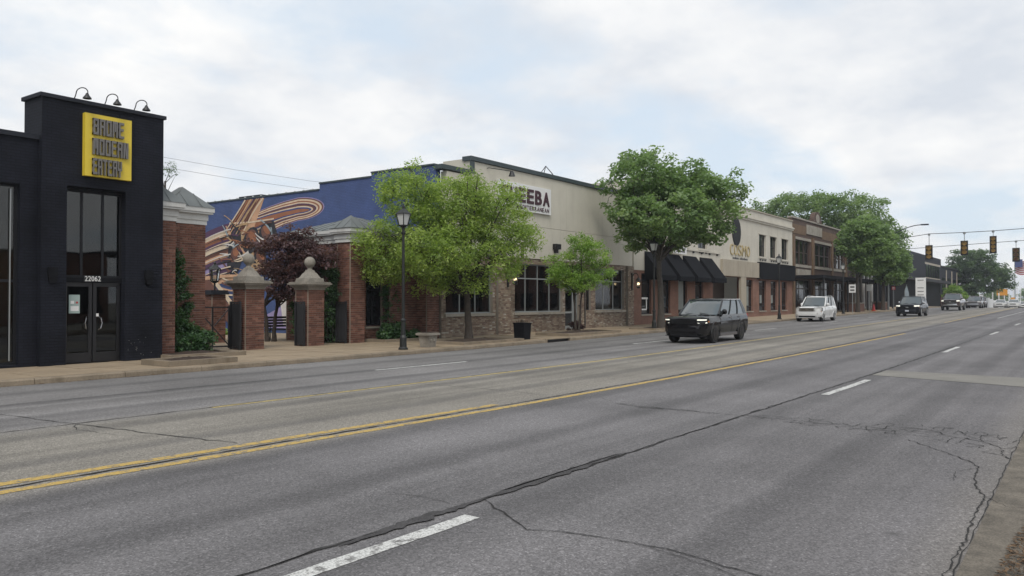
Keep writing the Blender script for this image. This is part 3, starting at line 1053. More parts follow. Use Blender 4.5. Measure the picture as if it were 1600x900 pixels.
# yellow sign with raised grey block letters
def block_letter(ch, x, z, w, h, y, depth, material, parent):
    a, t = .32, .15
    V = {'L': (0, a, 0, 1), 'R': (1 - a, 1, 0, 1), 'T': (0, 1, 1 - t, 1), 'B': (0, 1, 0, t), 'M': (0, .9, .46, .46 + t), 'RU': (1 - a, 1, .5, .97), 'RL': (1 - a, 1, .03, .5),
         'C': (.5 - a / 2, .5 + a / 2, 0, 1), 'CL': (.5 - a / 2, .5 + a / 2, 0, .5), 'CU': (.5 - a / 2.6, .5 + a / 2.6, .35, .97), 'LU': (0, a, .42, 1), 'RUU': (1 - a, 1, .42, 1), 'MM': (0, 1, .4, .4 + t), 'RLL': (1 - a, 1, 0, .5)}
    D = {'B': 'L T M B RU RL', 'R': 'L T M RU RLL', 'O': 'L R T B', 'M': 'L R T CU', 'E': 'L T M B', 'D': 'L T B RU RL', 'N': 'L R', 'A': 'L R T MM', 'T': 'T C', 'Y': 'LU RUU MM CL'}
    m = MB()
    for k, q in enumerate(D[ch].split()):
        u0, u1, v0, v1 = V[q]
        m.box(x + u0 * w, x + u1 * w, y - depth - .0012 * k, y - .0005, z + v0 * h, z + v1 * h)
    if ch == 'N':
        m.prism([(x + a * w * .6, z + h), (x + a * w * 1.5, z + h), (x + w - a * w * .6, z), (x + w - a * w * 1.5, z)], 'y', y - depth - .004, y - .0005)
    m.build('letter', material, parent)



sg_ = MB().box(10.46, 11.72, FY - .14, FY - .003, 5.1, 6.76).build('sign_board', 'yellow_sign', bl)
for i, wd in enumerate(('BROME', 'MODERN', 'EATERY')):
    z1 = 6.64 - i * .53
    cw = ((11.5, 11.62, 11.44)[i] - 10.64) / len(wd)
    for k, ch in enumerate(wd):
        block_letter(ch, 10.64 + k * cw, z1 - .43, cw * .84, .43, FY - .141, .07, 'grey_letter', sg_)
for xx in (10.36, 11.16, 11.98):
    g = MB()
    pts = []
    zt = TZ + .1
    for k in range(13):
        t = k / 12
        a = math.pi * 1.15 * t
        pts.append((xx - .08 + .085 * (1 - math.cos(a)) * .9, FY - .02 - .3 * (1 - math.cos(a)) / 2, zt + .15 + .11 * math.sin(a) * 1.2))
    pts = [(xx - .08, FY + .1, zt), (xx - .08, FY + .02, zt + .08)] + pts
    g.tube(pts, .014, 6)
    gl = g.build('gooseneck_lamp', 'black_metal', bl, True)
    e = pts[-1]
    MB().lathe([(.015, .08), (.035, .06), (.05, .02), (.105, -.05), (.11, -.075), (.1, -.075)], e[0], e[1], 12, cz=e[2] - .03).build('lamp_shade', 'black_metal', gl, True)
# chipped pale paint specks low on the wall
m = MB()
for k in range(18):
    xx, z_ = 12.05 + random.gauss(0, .17), .48 + random.gauss(0, .16)
    if .2 < z_ and 11.7 < xx < 12.6:
        s_ = random.uniform(.005, .013)
        m.box(xx, xx + s_, FY - .005, FY - .001, z_, z_ + s_ * random.uniform(.6, 1.4))
o = m.build('paint_chips', 'white_trim', bl)
o['kind'] = 'stuff'
# string lights inside the wing
for k in range(3):
    st = thing('string_lights', ('strand of warm bulbs nearest the glass behind the restaurant window', 'middle strand of warm bulbs behind the restaurant window', 'rear strand of warm bulbs behind the restaurant window')[k], 'string lights', (8.2, FY + 2 + k * .8, 2.6), 'string lights inside the restaurant')
    yy = FY + 1.6 + k * .8
    xx = 8.35 + k * .36
    MB().tube([(xx, yy, 5.29), (xx, yy, 1.5)], .008, 5).build('cord', 'black_metal', st)
    for j in range(11):
        MB().lathe([(.005, .045), (.028, .02), (.034, -.01), (.02, -.04), (.004, -.05)], xx + random.uniform(-.05, .05), yy, 8, cz=1.7 + j * .17).build('bulb', 'bulb', st, True)

# ------------------------------------------------------------------ brick flanking wall left of the gate
fl = thing('brick_gateway_wall', 'red brick wall with two piers and grey metal caps beside black restaurant', 'wall', (14, 23, .1))
brick_pier(fl, 12.78, 13.38, 21.9, 23.4, .1, 4.15)
brick_pier(fl, 14.2, 15.22, 23.2, 24.4, .1, 4.25)
brick_pier(fl, 13.39, 14.19, 23.0, 23.35, .1, 4.18, faces='F')


def cornice(parent, x0, x1, y0, y1, z, k=1.0, steps=((0.03, .14), (.06, .2), (.17, .06), (.2, .14))):
    m = MB()
    for pr, h in steps:
        m.box(x0 - pr * k, x1 + pr * k, y0 - pr * k, y1 + pr * k, z, z + h * k)
        z += h * k + .0015
    m.build('cornice', 'white_trim', parent)
    return z


def seam_hip(parent, x0, x1, y0, y1, z0, z1, step=.42, name='roof'):
    r = MB().hip(x0, x1, y0, y1, z0, z1).build(name, 'metal_roof', parent)
    w, d = x1 - x0, y1 - y0
    k = min(w, d) / 2
    cx, cy = (x0 + x1) / 2, (y0 + y1) / 2
    pitch = (z1 - z0)

    def zt(x, y):
        if w >= d:
            kx = min(k, w / 2 - .01)
            return z0 + pitch * min(1, (x - x0) / kx, (x1 - x) / kx, (y - y0) / (d / 2), (y1 - y) / (d / 2))
        ky = min(k, d / 2 - .01)
        return z0 + pitch * min(1, (x - x0) / (w / 2), (x1 - x) / (w / 2), (y - y0) / ky, (y1 - y) / ky)

    def run(x, y, dx, dy):
        # walk up from the eave until the surface stops rising
        t = 0
        last = zt(x, y)
        while t < 6:
            t += .05
            z = zt(x + dx * t, y + dy * t)
            if z <= last + 1e-6:
                break
            last = z
        t -= .05
        MB().tube([(x, y, zt(x, y) + .012), (x + dx * t, y + dy * t, zt(x + dx * t, y + dy * t) + .012)], .018, 4).build('standing_seam', 'metal_roof', r)
    n = max(2, int(w / step))
    for i in range(1, n):
        run(x0 + w * i / n, y0 + .001, 0, 1)
    n = max(2, int(d / step))
    for i in range(1, n):
        run(x0 + .001, y0 + d * i / n, 1, 0)
    return r


zc = cornice(fl, 12.78, 13.38, 21.9, 23.4, 4.152)
seam_hip(fl, 12.56, 13.6, 21.68, 23.62, zc, zc + .52)
zc = cornice(fl, 14.2, 15.22, 23.2, 24.4, 4.252)
seam_hip(fl, 13.98, 15.44, 22.98, 24.62, zc, zc + .68)
cornice(fl, 13.7, 13.9, 23.05, 23.3, 4.19, .8)

# ------------------------------------------------------------------ gateposts
def gatepost(cx, cy, label, w=.37):
    g = thing('gatepost', label, 'gatepost', (cx, cy, .14), 'stone capped brick gateposts')
    brick_pier(g, cx - w, cx + w, cy - w, cy + w, .1, 2.2)
    m = MB()
    z = 2.202
    for e, h in ((.03, .08), (.08, .05), (.15, .06), (.21, .05), (.17, .05)):
        m.box(cx - w - e, cx + w + e, cy - w - e, cy + w + e, z, z + h)
        z += h + .001
    for a, b, h in ((w + .0, w - .02, .14), (w - .08, w - .12, .06), (w - .12, .17, .14), (.15, .11, .1)):
        m.frustum(cx - a, cx + a, cy - a, cy + a, z, cx - b, cx + b, cy - b, cy + b, z + h)
        z += h + .001
    m.build('stone_cap', 'stone', g)
    pr = [(.12, 0), (.085, .04), (.08, .08), (.11, .1)] + [(max(.02, .205 * math.sin(math.pi * t)), .29 - .205 * math.cos(math.pi * t)) for t in [.17, .25, .35, .45, .55, .65, .75, .85, .93, .99]]
    MB().lathe(pr, cx, cy, 20, cz=z - .002).build('ball_finial', 'stone', g, True)
    return g


gatepost(17.05, 23.45, 'brick gatepost with stone ball on the left, beside lattice-braced gate')
gatepost(19.72, 23.45, 'brick gatepost with stone ball on the right, before dark hedge')

# small post with iron lantern behind the gate
lp = thing('lantern_post', 'low brick post carrying an iron lantern, behind the open gate', 'post', (18.9, 28, .14))
brick_pier(lp, 18.62, 19.22, 27.9, 28.5, .1, 2.05)
MB().box(18.53, 19.31, 27.81, 28.59, 2.052, 2.14).box(18.56, 19.28, 27.84, 28.56, 2.141, 2.22).build('stone_cap', 'charcoal', lp)
lm = MB().tube([(18.92, 28.2, 2.22), (18.92, 28.2, 2.55)], .035, 8).lathe([(.06, 0), (.15, .06), (.16, .1)], 18.92, 28.2, 6, cz=2.5)
lm.lathe([(.24, 0), (.22, .04), (.1, .16), (.04, .2), (.05, .26), (.01, .32)], 18.92, 28.2, 6, cz=3.05)
for k in range(6):
    t = 2 * math.pi * k / 6 + math.pi / 6
    lm.tube([(18.92 + .15 * math.cos(t), 28.2 + .15 * math.sin(t), 2.6), (18.92 + .21 * math.cos(t), 28.2 + .21 * math.sin(t), 3.06)], .014, 4)
lo = lm.build('lantern', 'iron', lp)
MB().lathe([(.13, 0), (.18, .43)], 18.92, 28.2, 6, cz=2.61).build('lantern_glass', 'light_glass', lo)

# gates
def gate_leaf(label, p0, p1, z0, z1, solid=False):
    a, b = Vector((*p0, 0)), Vector((*p1, 0))
    g = thing('iron_gate', label, 'gate', (a.x, a.y, .14), 'black iron gate leaves')

    def bar(n, u0, zz0, u1, zz1, r):
        q0, q1 = a.lerp(b, u0), a.lerp(b, u1)
        MB().tube([(q0.x, q0.y, zz0), (q1.x, q1.y, zz1)], r, 4).build(n, 'black_metal', g)
    bar('stile', 0, z0, 0, z1, .05)
    bar('stile', 1, z0, 1, z1, .05)
    bar('rail', 0, z1 - .04, 1, z1 - .04, .035)
    bar('rail', 0, z0 + .06, 1, z0 + .06, .035)
    if solid:
        n = max(2, int((b - a).length / .14))
        for k in range(1, n):
            bar('picket', k / n, z0 + .06, k / n, z1 - .04, .02)
        d = (b - a)
        nn = Vector((-d.y, d.x, 0)).normalized() * .012
        m = MB()
        i = 0
        for s_ in (-1, 1):
            for q, z_ in ((a, z0 + .1), (b, z0 + .1), (b, z1 - .08), (a, z1 - .08)):
                m.v.append((q.x + nn.x * s_, q.y + nn.y * s_, z_))
        m.f = [(0, 1, 2, 3), (7, 6, 5, 4)] + [(k, (k + 1) % 4 + 0, (k + 1) % 4 + 4, k + 4) for k in range(4)]
        m.build('sheet_panel', 'black_metal', g)
    else:
        bar('mid_stile', .5, z0 + .06, .5, z1 - .04, .03)
        bar('brace', .02, z1 - .06, .98, z0 + .1, .022)
        bar('brace', .55, z0 + .75, .98, z1 - .1, .018)
    return g


gate_leaf('open frame iron gate leaf with diagonal brace beside left brick pier', (15.32, 23.9), (16.47, 23.7), .2, 1.62)
gate_leaf('solid black gate leaf folded against the left gatepost', (16.5, 23.15), (16.5, 23.65), .16, 1.78, True)
gate_leaf('solid black gate leaf folded against the right gatepost', (19.2, 23.15), (19.2, 23.6), .16, 1.78, True)
gate_leaf('solid black gate leaf folded against the corner pier of the brick pavilion', (21.45, 23.4), (21.45, 23.9), .16, 1.78, True)

# benches
def bench(x, y, label, ln=1.6):
    b = thing('bench', label, 'bench', (x, y, .14), 'black courtyard benches')
    for k in range(4):
        bx('seat_slat', 'black_metal', b, x - ln / 2, x + ln / 2, y - .25 + k * .12, y - .16 + k * .12, .56, .595)
    for k in range(4):
        bx('back_slat', 'black_metal', b, x - ln / 2, x + ln / 2, y + .26 + k * .02, y + .285 + k * .02, .68 + k * .12, .77 + k * .12)
    for s_ in (-1, 1):
        xx = x + s_ * (ln / 2 - .06)
        MB().tube([(xx, y - .24, .14), (xx, y - .22, .55), (xx, y + .22, .55), (xx, y + .34, 1.16)], .03, 6).tube([(xx, y + .26, .55), (xx, y + .3, .14)], .03, 6).build('end_frame', 'black_metal', b)
        MB().tube([(xx, y - .24, .55), (xx, y - .24, .78), (xx, y + .3, .8)], .022, 6).build('armrest', 'black_metal', b)


bench(22.0, 28.0, 'black metal bench under the purple maple, behind the gateposts')
bench(24.1, 27.6, 'black metal bench behind the right gatepost, nearer the hedge')

# ------------------------------------------------------------------ brick pavilion
pv = thing('brick_pavilion', 'low red brick pavilion with white cornice and grey metal roof beside blue wall', 'building', (24, 23.6, .14))
brick_pier(pv, 21.7, 22.45, 23.4, 24.2, .1, 4.1)
PX0, PX1, PY = 21.85, 26.36, 23.9
ph = [(23.0, 23.95, .75, 3.3)]
MB().wall(22.46, 24.02, .1, 4.1, PY, PY + .3, ph).build('front_wall', 'mortar', pv)
m = MB()
brick_face(m, 22.46, 24.02, .1, 4.1, PY, -1, ph, 'y', .03)
o = m.build('brickwork', 'red_brick', pv)
o['kind'] = 'stuff'
brick_pier(pv, 24.0, 25.6, 23.5, 24.3, .1, 4.1, faces='FL')
brick_pier(pv, 25.6, PX1 + .02, 22.9, 24.3, .1, 4.1, faces='FL')
brick_pier(pv, PX0 + .01, PX0 + .3, 24.21, 27.5, .1, 4.1, faces='L')
bx('back_wall', 'mortar', pv, PX0 + .31, PX1, 27.3, 27.5, .1, 4.1)
window(pv, 23.01, 23.94, .78, 3.29, PY + .12, [23.47], [2.3], 'dark_frame', 'dark_glass', .05)
bx('sill', 'pale_stone', pv, 22.93, 23.99, PY - .07, PY + .1, .67, .748)
zc = cornice(pv, PX0, 25.59, 23.45, 27.5, 4.103, .95)
seam_hip(pv, PX0 - .2, PX1 - .02, 23.25, 27.7, zc, zc + .75)
cornice(pv, 25.75, PX1 - .22, 22.95, 24.2, 4.106, .8)
zc2 = cornice(pv, 21.68, 22.47, 23.38, 24.22, 4.104, 1.0)
seam_hip(pv, 21.44, 22.71, 23.14, 24.46, zc2 + .01, zc2 + .55)

# ------------------------------------------------------------------ cream building with the mural on its side
SX0, SX1, SY = 26.4, 44.3, 22.8
sh = thing('cream_restaurant_building', 'cream stucco restaurant over mixed brick with painted blue side wall', 'building', (35, SY, .14))
H1 = (26.7, 30.1, 1.22, 3.45)
H2 = (31.9, 36.3, 1.22, 3.66)
HD = (36.55, 38.0, .15, 3.45)
H4 = (38.75, 39.3, 1.25, 3.3)
H3 = (39.8, 43.3, 1.25, 3.68)
HS = [H1, H2, HD, H4, H3]
MB().wall(SX0 + .3, SX1, 0, 3.95, SY, SY + .3, HS).build('lower_wall', 'dark_mortar', sh)
m = MB()
brick_face(m, SX0 + .3, SX1, .06, 3.95, SY, -1, HS, 'y', .03)
o = m.build('brickwork', 'mixed_brick', sh)
o['kind'] = 'stuff'
brick_pier(sh, SX0 + .01, SX0 + .299, SY - .002, SY + .3, .06, 3.95, 'mixed_brick', 'dark_mortar', faces='F')
for xa, xb in ((30.35, 31.35), (43.5, 44.28)):
    brick_pier(sh, xa, xb, SY - .16, SY - .02, .06, 3.9, 'mixed_brick', 'dark_mortar', faces='FLR')
for h in (H1, H2, H3):
    bx('sill', 'pale_stone', sh, h[0] - .1, h[1] + .1, SY - .1, SY + .12, h[2] - .12, h[2] - .002)
# stucco panels with open joints
bx('upper_wall', 'cream_stucco', sh, 28.4, SX1, SY + .012, SY + .3, 3.952, 8.2)
xsj = [28.4, 31.2, 36.6, 40.6, SX1]
for a, b in zip(xsj[:-1], xsj[1:]):
    for z0, z1 in ((3.93, 5.56), (5.575, 8.18)):
        bx('stucco_panel', 'cream_stucco', sh, a + .004, b - .004, SY - .05, SY + .01, z0, z1)
for z0, z1 in ((3.93, 5.56), (5.575, 7.5)):
    bx('stucco_panel', 'cream_stucco', sh, SX0 + .32, 28.396, SY - .045, SY + .3, z0, z1)
bx('coping', 'teal_cap', sh, SX0 - .06, 28.36, SY - .1, SY + .36, 7.56, 7.76)
MB().box(28.32, SX1 + .05, SY - .13, SY + .4, 8.2, 8.4).box(28.32, 28.62, SY - .1, SY - .052, 7.62, 8.198).build('coping', 'teal_cap', sh)
bx('parapet_return', 'cream_stucco', sh, 28.38, 28.6, SY + .301, SY + 1.6, 7.4, 8.3)
bx('flat_roof', 'charcoal', sh, SX0 + .31, SX1 - .01, SY + .305, 40.2, 6.7, 6.9)
bx('floor', 'interior_floor', sh, SX0 + .31, SX1 - .01, SY + .305, SY + 7, .05, .15)
bx('ceiling', 'interior', sh, SX0 + .31, SX1 - .01, SY + .305, SY + 7, 3.96, 4.05)
bx('inner_wall', 'interior', sh, SX0 + .31, SX1 - .01, SY + 5.9, SY + 6.0, .155, 3.95)
bx('party_wall', 'cream_stucco', sh, SX1 - .008, SX1 + .2, SY + .31, 40.4, 0, 8.1)
bx('back_wall', 'mural_navy', sh, SX0 + .31, SX1 - .01, 40.2, 40.5, 0, 7.2)
# side wall with stepped parapet
MB().prism([(SY + .31, 0), (40.5, 0), (40.5, 7.25), (30.7, 7.25), (30.7, 7.56), (27.1, 7.56), (27.1, 7.75), (SY + .31, 7.75)], 'x', SX0, SX0 + .3).build('mural_wall', 'mural_blue', sh)
for ya, yb, z_ in ((30.72, 40.55, 7.252), (27.12, 30.7, 7.562), (SY + .37, 27.1, 7.752)):
    bx('coping', 'teal_cap', sh, SX0 - .05, SX0 + .35, ya, yb, z_, z_ + .07)
for k in range(14):
    yy = 31.2 + k * .68
    bx('coping_clip', 'white_trim', sh, SX0 - .02, SX0 + .06, yy, yy + .07, 7.324, 7.37)
bx('roof_hatch', 'charcoal', sh, 27.4, 29.2, 36.6, 38.6, 6.9, 7.62)
# windows
window(sh, *H1, SY + .14, [27.82, 28.95], [], 'grey_alu', 'clear_glass', .06)
window(sh, *H2, SY + .14, [33.0, 34.1, 35.2], [2.92], 'grey_alu', 'clear_glass', .06)
window(sh, *H3, SY + .14, [40.95, 42.15], [2.95], 'grey_alu', 'clear_glass', .06)
window(sh, *H4, SY + .14, [], [], 'dark_frame', 'light_glass', .06)
d = MB().box(HD[0], HD[0] + .09, SY + .12, SY + .2, .16, 3.44).box(HD[1] - .09, HD[1], SY + .12, SY + .2, .16, 3.44).box(HD[0] + .09, HD[1] - .09, SY + .12, SY + .2, 3.36, 3.44)
d.box(HD[0] + .09, HD[1] - .09, SY + .12, SY + .2, 2.5, 2.58).box(37.58, 37.66, SY + .121, SY + .199, .16, 3.36)
d = d.build('door_frame', 'grey_alu', sh)
bx('pane', 'clear_glass', d, HD[0] + .088, HD[1] - .088, SY + .155, SY + .165, 2.578, 3.362)
bx('pane', 'clear_glass', d, 37.658, HD[1] - .088, SY + .155, SY + .165, .2, 2.502)
dr = MB().box(36.66, 36.75, SY + .13, SY + .19, .17, 2.49).box(37.48, 37.57, SY + .13, SY + .19, .17, 2.49).box(36.75, 37.48, SY + .13, SY + .19, .17, .45).box(36.75, 37.48, SY + .13, SY + .19, 1.12, 1.22).box(36.75, 37.48, SY + .13, SY + .19, 2.38, 2.49).build('door', 'grey_alu', sh)
bx('pane', 'clear_glass', dr, 36.748, 37.482, SY + .155, SY + .165, .448, 1.122)
bx('pane', 'clear_glass', dr, 36.748, 37.482, SY + .155, SY + .165, 1.218, 2.382)
# black outline trim round the pier by the door
m = MB().box(38.06, 38.14, SY - .05, SY - .014, .3, 1.5).box(38.06, 38.62, SY - .05, SY - .014, .22, .3).box(38.56, 38.64, SY - .05, SY - .014, .3, 3.4).box(37.9, 38.14, SY - .05, SY - .014, 1.5, 1.57)
m.build('pier_trim', 'black_metal', sh)
# wall sign
sb = bx('sign_board', 'white', sh, 30.35, 34.93, SY - .16, SY - .052, 6.25, 7.58)
text_line('SHEEBA', 30.55, 34.75, 6.66, 7.38, SY - .161, .04, 'maroon', sb, .028, .2)
text_line('MEDITERRANEAN', 31.85, 34.72, 6.34, 6.55, SY - .161, .02, 'maroon', sb, .006, .3)
# floodlights on the parapet
for xx in (30.9,):
    MB().tube([(xx - 1.3, SY - .06, 8.0), (xx - 1.3, SY - .2, 8.0), (xx, SY - .55, 7.98)], .02, 6).lathe([(.05, .14), (.08, .1), (.16, -.1), (.17, -.12), (.1, -.12)], xx, SY - .55, 10, cz=7.86).build('floodlight', 'black_metal', sh, True)
MB().tube([(34.5, SY, 8.4), (34.6, SY - .05, 8.78), (35.2, SY - .1, 8.42)], .025, 6).tube([(34.6, SY - .05, 8.78), (34.58, SY + .3, 8.4)], .02, 6).build('bracket', 'black_metal', sh)
bx('downspout', 'brown_frame', sh, 32.35, 32.5, SY - .13, SY - .052, 3.9, 4.6)
MB().box(35.25, 35.7, SY - .3, SY - .052, 4.5, 4.78).box(35.3, 35.42, SY - .3, SY - .1, 4.3, 4.5).build('wall_light', 'black_metal', sh)


def lantern(xx, yy, z, parent_label):
    l = thing('wall_lantern', parent_label, 'lantern', (xx, yy, z), 'lit wall lanterns on the cream restaurant')
    m = MB().box(xx - .06, xx + .06, yy - .05, yy - .0, z - .3, z + .75)
    pts = [(xx, yy - .05, z + .1)]
    for k in range(9):
        t = math.pi * k / 8
        pts.append((xx, yy - .05 - .2 * (1 - math.cos(t)), z + .45 + .28 * math.sin(t)))
    m.tube(pts, .025, 6)
    m.build('bracket', 'iron', l)
    cy = yy - .45
    c = MB().lathe([(.2, 0), (.17, .05), (.06, .16), (.03, .2)], xx, cy, 6, cz=z + .28).lathe([(.05, -.1), (.12, -.04), (.13, 0)], xx, cy, 6, cz=z - .1)
    for k in range(6):
        t = 2 * math.pi * k / 6 + math.pi / 6
        c.tube([(xx + .12 * math.cos(t), cy + .12 * math.sin(t), z - .1), (xx + .17 * math.cos(t), cy + .17 * math.sin(t), z + .29)], .013, 4)
    c.build('cage', 'iron', l)
    MB().lathe([(.1, 0), (.145, .37)], xx, cy, 6, cz=z - .095).build('glass', 'light_glass', l)
    MB().lathe([(.01, 0), (.05, .04), (.06, .1), (.03, .16), (.01, .18)], xx, cy, 10, cz=z).build('bulb', 'lantern_glow', l, True)


lantern(31.05, SY - .18, 2.75, 'lit black scroll lantern on brick pier left of the tall windows')
lantern(43.95, SY - .18, 2.75, 'lit black scroll lantern at the right end of the cream restaurant')
pd = thing('pendant_lamp', 'small lit pendant lamp glowing inside the restaurant window', 'lamp', (33.4, SY + 1.5, 3.9))
MB().tube([(33.4, SY + 1.5, 3.95), (33.4, SY + 1.5, 2.5)], .008, 5).build('cord', 'black_metal', pd)
MB().lathe([(.01, .09), (.06, .07), (.085, .02), (.06, -.05), (.01, -.08)], 33.4, SY + 1.5, 10, cz=2.42).build('globe', 'lantern_glow', pd, True)
for i, xx in enumerate((34.4, 35.55)):
    c = thing('curtain', ('pale grey curtain behind the third tall window pane', 'pale grey curtain beside the restaurant door')[i], 'curtain', (xx, SY + .5, .2))
    m = MB()
    n = 24
    for k in range(n + 1):
        yy = SY + .5 + .03 * math.sin(k * 1.9)
        for zz_ in (.3, 3.6):
            m.v.append((xx + k * .7 / n, yy, zz_))
        for zz_ in (.3, 3.6):
            m.v.append((xx + k * .7 / n, yy + .01, zz_))
    for k in range(n):
        a = k * 4
        m.f += [(a, a + 4, a + 5, a + 1), (a + 2, a + 3, a + 7, a + 6), (a + 1, a + 5, a + 7, a + 3)]
    m.build('cloth', 'curtain', c)

# ---- mural: flat paint on the side wall. (y, z) shapes on the plane x = SX0, thin coats one over the other
mur = [0]


def paint(pts, material, parent=sh):
    mur[0] += 1
    d = SX0 - .0007 * mur[0] - .001
    n = len(pts)
    m = MB()
    m.v = [(d, p[0], p[1]) for p in pts]
    m.f = [tuple(range(n))]
    return m.build('mural_paint', material, parent)


def band(c, w0, w1, material):
    """painted stroke along a centre line, tapering from w0 to w1"""
    a, b = [], []
    n = len(c)
    for k in range(n):
        p = Vector(c[k])
        d = (Vector(c[min(k + 1, n - 1)]) - Vector(c[max(k - 1, 0)])).normalized()
        nr = Vector((-d.y, d.x))
        w = w0 + (w1 - w0) * k / (n - 1)
        a.append(tuple(p + nr * w / 2))
        b.append(tuple(p - nr * w / 2))
    return paint(a + b[::-1], material)


def curve(p0, p1, p2, n=12):
    p0, p1, p2 = Vector(p0), Vector(p1), Vector(p2)
    return [tuple(p0 * (1 - t) ** 2 + p1 * 2 * t * (1 - t) + p2 * t * t) for t in [k / n for k in range(n + 1)]]


# upper swept form ending in a round nose towards the street
def nose(scale, material, cy=32.3, cz=6.42):
    pts = []
    for k in range(17):
        t = -math.pi / 2 + math.pi * k / 16
        pts.append((cy - 1.9 * (.35 + .65 * scale) * math.cos(t), cz - .1 * (1 - scale) + .56 * scale * math.sin(t)))
    for f in (.25, .5, .75, 1.):
        pts.append((cy + 4.6 * f, cz - .1 * (1 - scale) + .56 * scale - (.32 * f + .5 * f * f) * (.6 + .4 * scale)))
    for f in (1., .75, .5, .25):
        pts.append((cy + 4.6 * f, cz - .1 * (1 - scale) - .56 * scale - (.5 * f + .95 * f * f) * (.55 + .45 * scale)))
    paint(pts, material)


for sc_, c_ in ((1.05, 'mural_lilac'), (.99, 'mural_brown'), (.9, 'mural_cream'), (.78, 'mural_rust'), (.68, 'mural_cream'), (.58, 'mural_purple'), (.48, 'mural_brown'), (.38, 'mural_cream'), (.28, 'mural_navy'), (.16, 'mural_rust')):
    nose(sc_, c_)
# column sweeping up to the roof
paint([(35.6, 7.2), (36.7, 7.2), (38.4, 5.4), (37.2, 4.9), (35.9, 6.1)], 'mural_brown')
paint([(35.9, 7.2), (36.3, 7.2), (37.9, 5.4), (37.4, 5.2)], 'mural_tan')
paint([(35.0, 7.2), (35.55, 7.2), (37.0, 5.2), (36.0, 5.4)], 'mural_peach')
# striped wing on the left
for k, (c_, w_) in enumerate((('mural_purple', .5), ('mural_cream', .3), ('mural_rust', .34), ('mural_purple', .3), ('mural_cream', .34), ('mural_brown', .3), ('mural_peach', .36), ('mural_purple', .4), ('mural_lilac', .28), ('mural_purple', .36), ('mural_cream', .3), ('mural_peach', .3))):
    z0 = 5.75 - k * .255
    band(curve((37.6, z0 + .12), (39.4, z0 - .05), (42.2, z0 - 1.1 + k * .02)) if False else curve((37.4, z0 + .1), (39, z0 - .02), (40.48, z0 - .42)), w_, w_ * .9, c_)
# dark hub with cream and grey detail
paint([(37.9, 5.95), (37.1, 5.9), (36.7, 5.2), (36.9, 3.9), (37.3, 3.2), (37.9, 3.1), (38.15, 4.2)], 'mural_black')
paint([(37.0, 5.6), (36.2, 5.75), (35.2, 5.4), (35.0, 4.3), (35.8, 3.6), (36.7, 3.9), (36.9, 4.8)], 'mural_tan')
paint([(36.6, 5.3), (36.1, 5.4), (35.9, 4.7), (36.4, 4.2)], 'mural_peach')
paint([(36.0, 5.1), (35.6, 5.2), (35.3, 4.2), (35.8, 3.9)], 'mural_brown')
paint([(35.0, 5.95), (34.2, 5.95), (33.9, 5.2), (34.6, 4.9)], 'mural_black')
paint([(34.8, 5.75), (34.35, 5.6), (34.3, 5.2), (34.7, 5.2)], 'mural_grey')
paint([(37.75, 4.9), (37.35, 4.95), (37.3, 4.2), (37.6, 3.9)], 'mural_grey')
band([(38.0, 6.02), (36.2, 5.98), (34.2, 6.05)], .1, .07, 'mural_cream')
# finer strokes: column ribs, hub rings, highlights along the swept form
for k in range(7):
    f = k / 6
    band(curve((35.1 + 1.5 * f, 7.2), (36.1 + 1.3 * f, 6.4), (36.9 + 1.6 * f, 5.3 + .2 * f)), .1, .07, ('mural_cream', 'mural_brown', 'mural_tan', 'mural_purple', 'mural_peach', 'mural_rust', 'mural_cream')[k])


def ellipse(cy, cz, a, b, material, rot=0.):
    pts = []
    for k in range(18):
        t = 2 * math.pi * k / 18
        u, v_ = a * math.cos(t), b * math.sin(t)
        pts.append((cy + u * math.cos(rot) - v_ * math.sin(rot), cz + u * math.sin(rot) + v_ * math.cos(rot)))
    paint(pts, material)


for cy_, cz_, a_, b_ in ((37.5, 4.3, .42, .95), (36.1, 5.0, .6, .8), (34.9, 5.3, .5, .55), (35.3, 4.0, .55, .5)):
    for sc_, c_, k_ in ((1, 'mural_black', 1.), (.8, 'mural_brown', .8), (.62, 'mural_rust', .5)):
        ellipse(cy_ - .32 * (1 - sc_), cz_ + .5 * (1 - sc_), a_ * sc_, b_ * sc_ * k_, c_, .7)
hr = random.Random(77)
for k in range(46):      # short brush strokes building up the machine-like middle of the picture
    y0, z0 = hr.uniform(34.2, 38.2), hr.uniform(3.2, 6.0)
    an = hr.uniform(-.5, .9)
    ln = hr.uniform(.4, 1.3)
    band(curve((y0, z0), (y0 + ln * .5 * math.cos(an), z0 + ln * .5 * math.sin(an) + hr.uniform(-.15, .15)), (y0 + ln * math.cos(an), z0 + ln * math.sin(an)), 6), hr.uniform(.04, .16), hr.uniform(.02, .08),
         hr.choice(['mural_cream', 'mural_tan', 'mural_rust', 'mural_brown', 'mural_black', 'mural_peach', 'mural_white', 'mural_purple', 'mural_grey']))
for k in range(8):
    z0 = 5.62 - k * .34
    band(curve((37.8, z0 + .08), (39.2, z0 - .06), (40.46, z0 - .44)), .07, .03, ('mural_white', 'mural_black', 'mural_cream', 'mural_black')[k % 4])
for k in range(6):
    band(curve((36.4, 3.0 - .25 * k), (37.5, 2.6 - .2 * k), (38.6, 3.1 - .3 * k)), .06, .1, ('mural_cream', 'mural_brown', 'mural_peach')[k % 3])
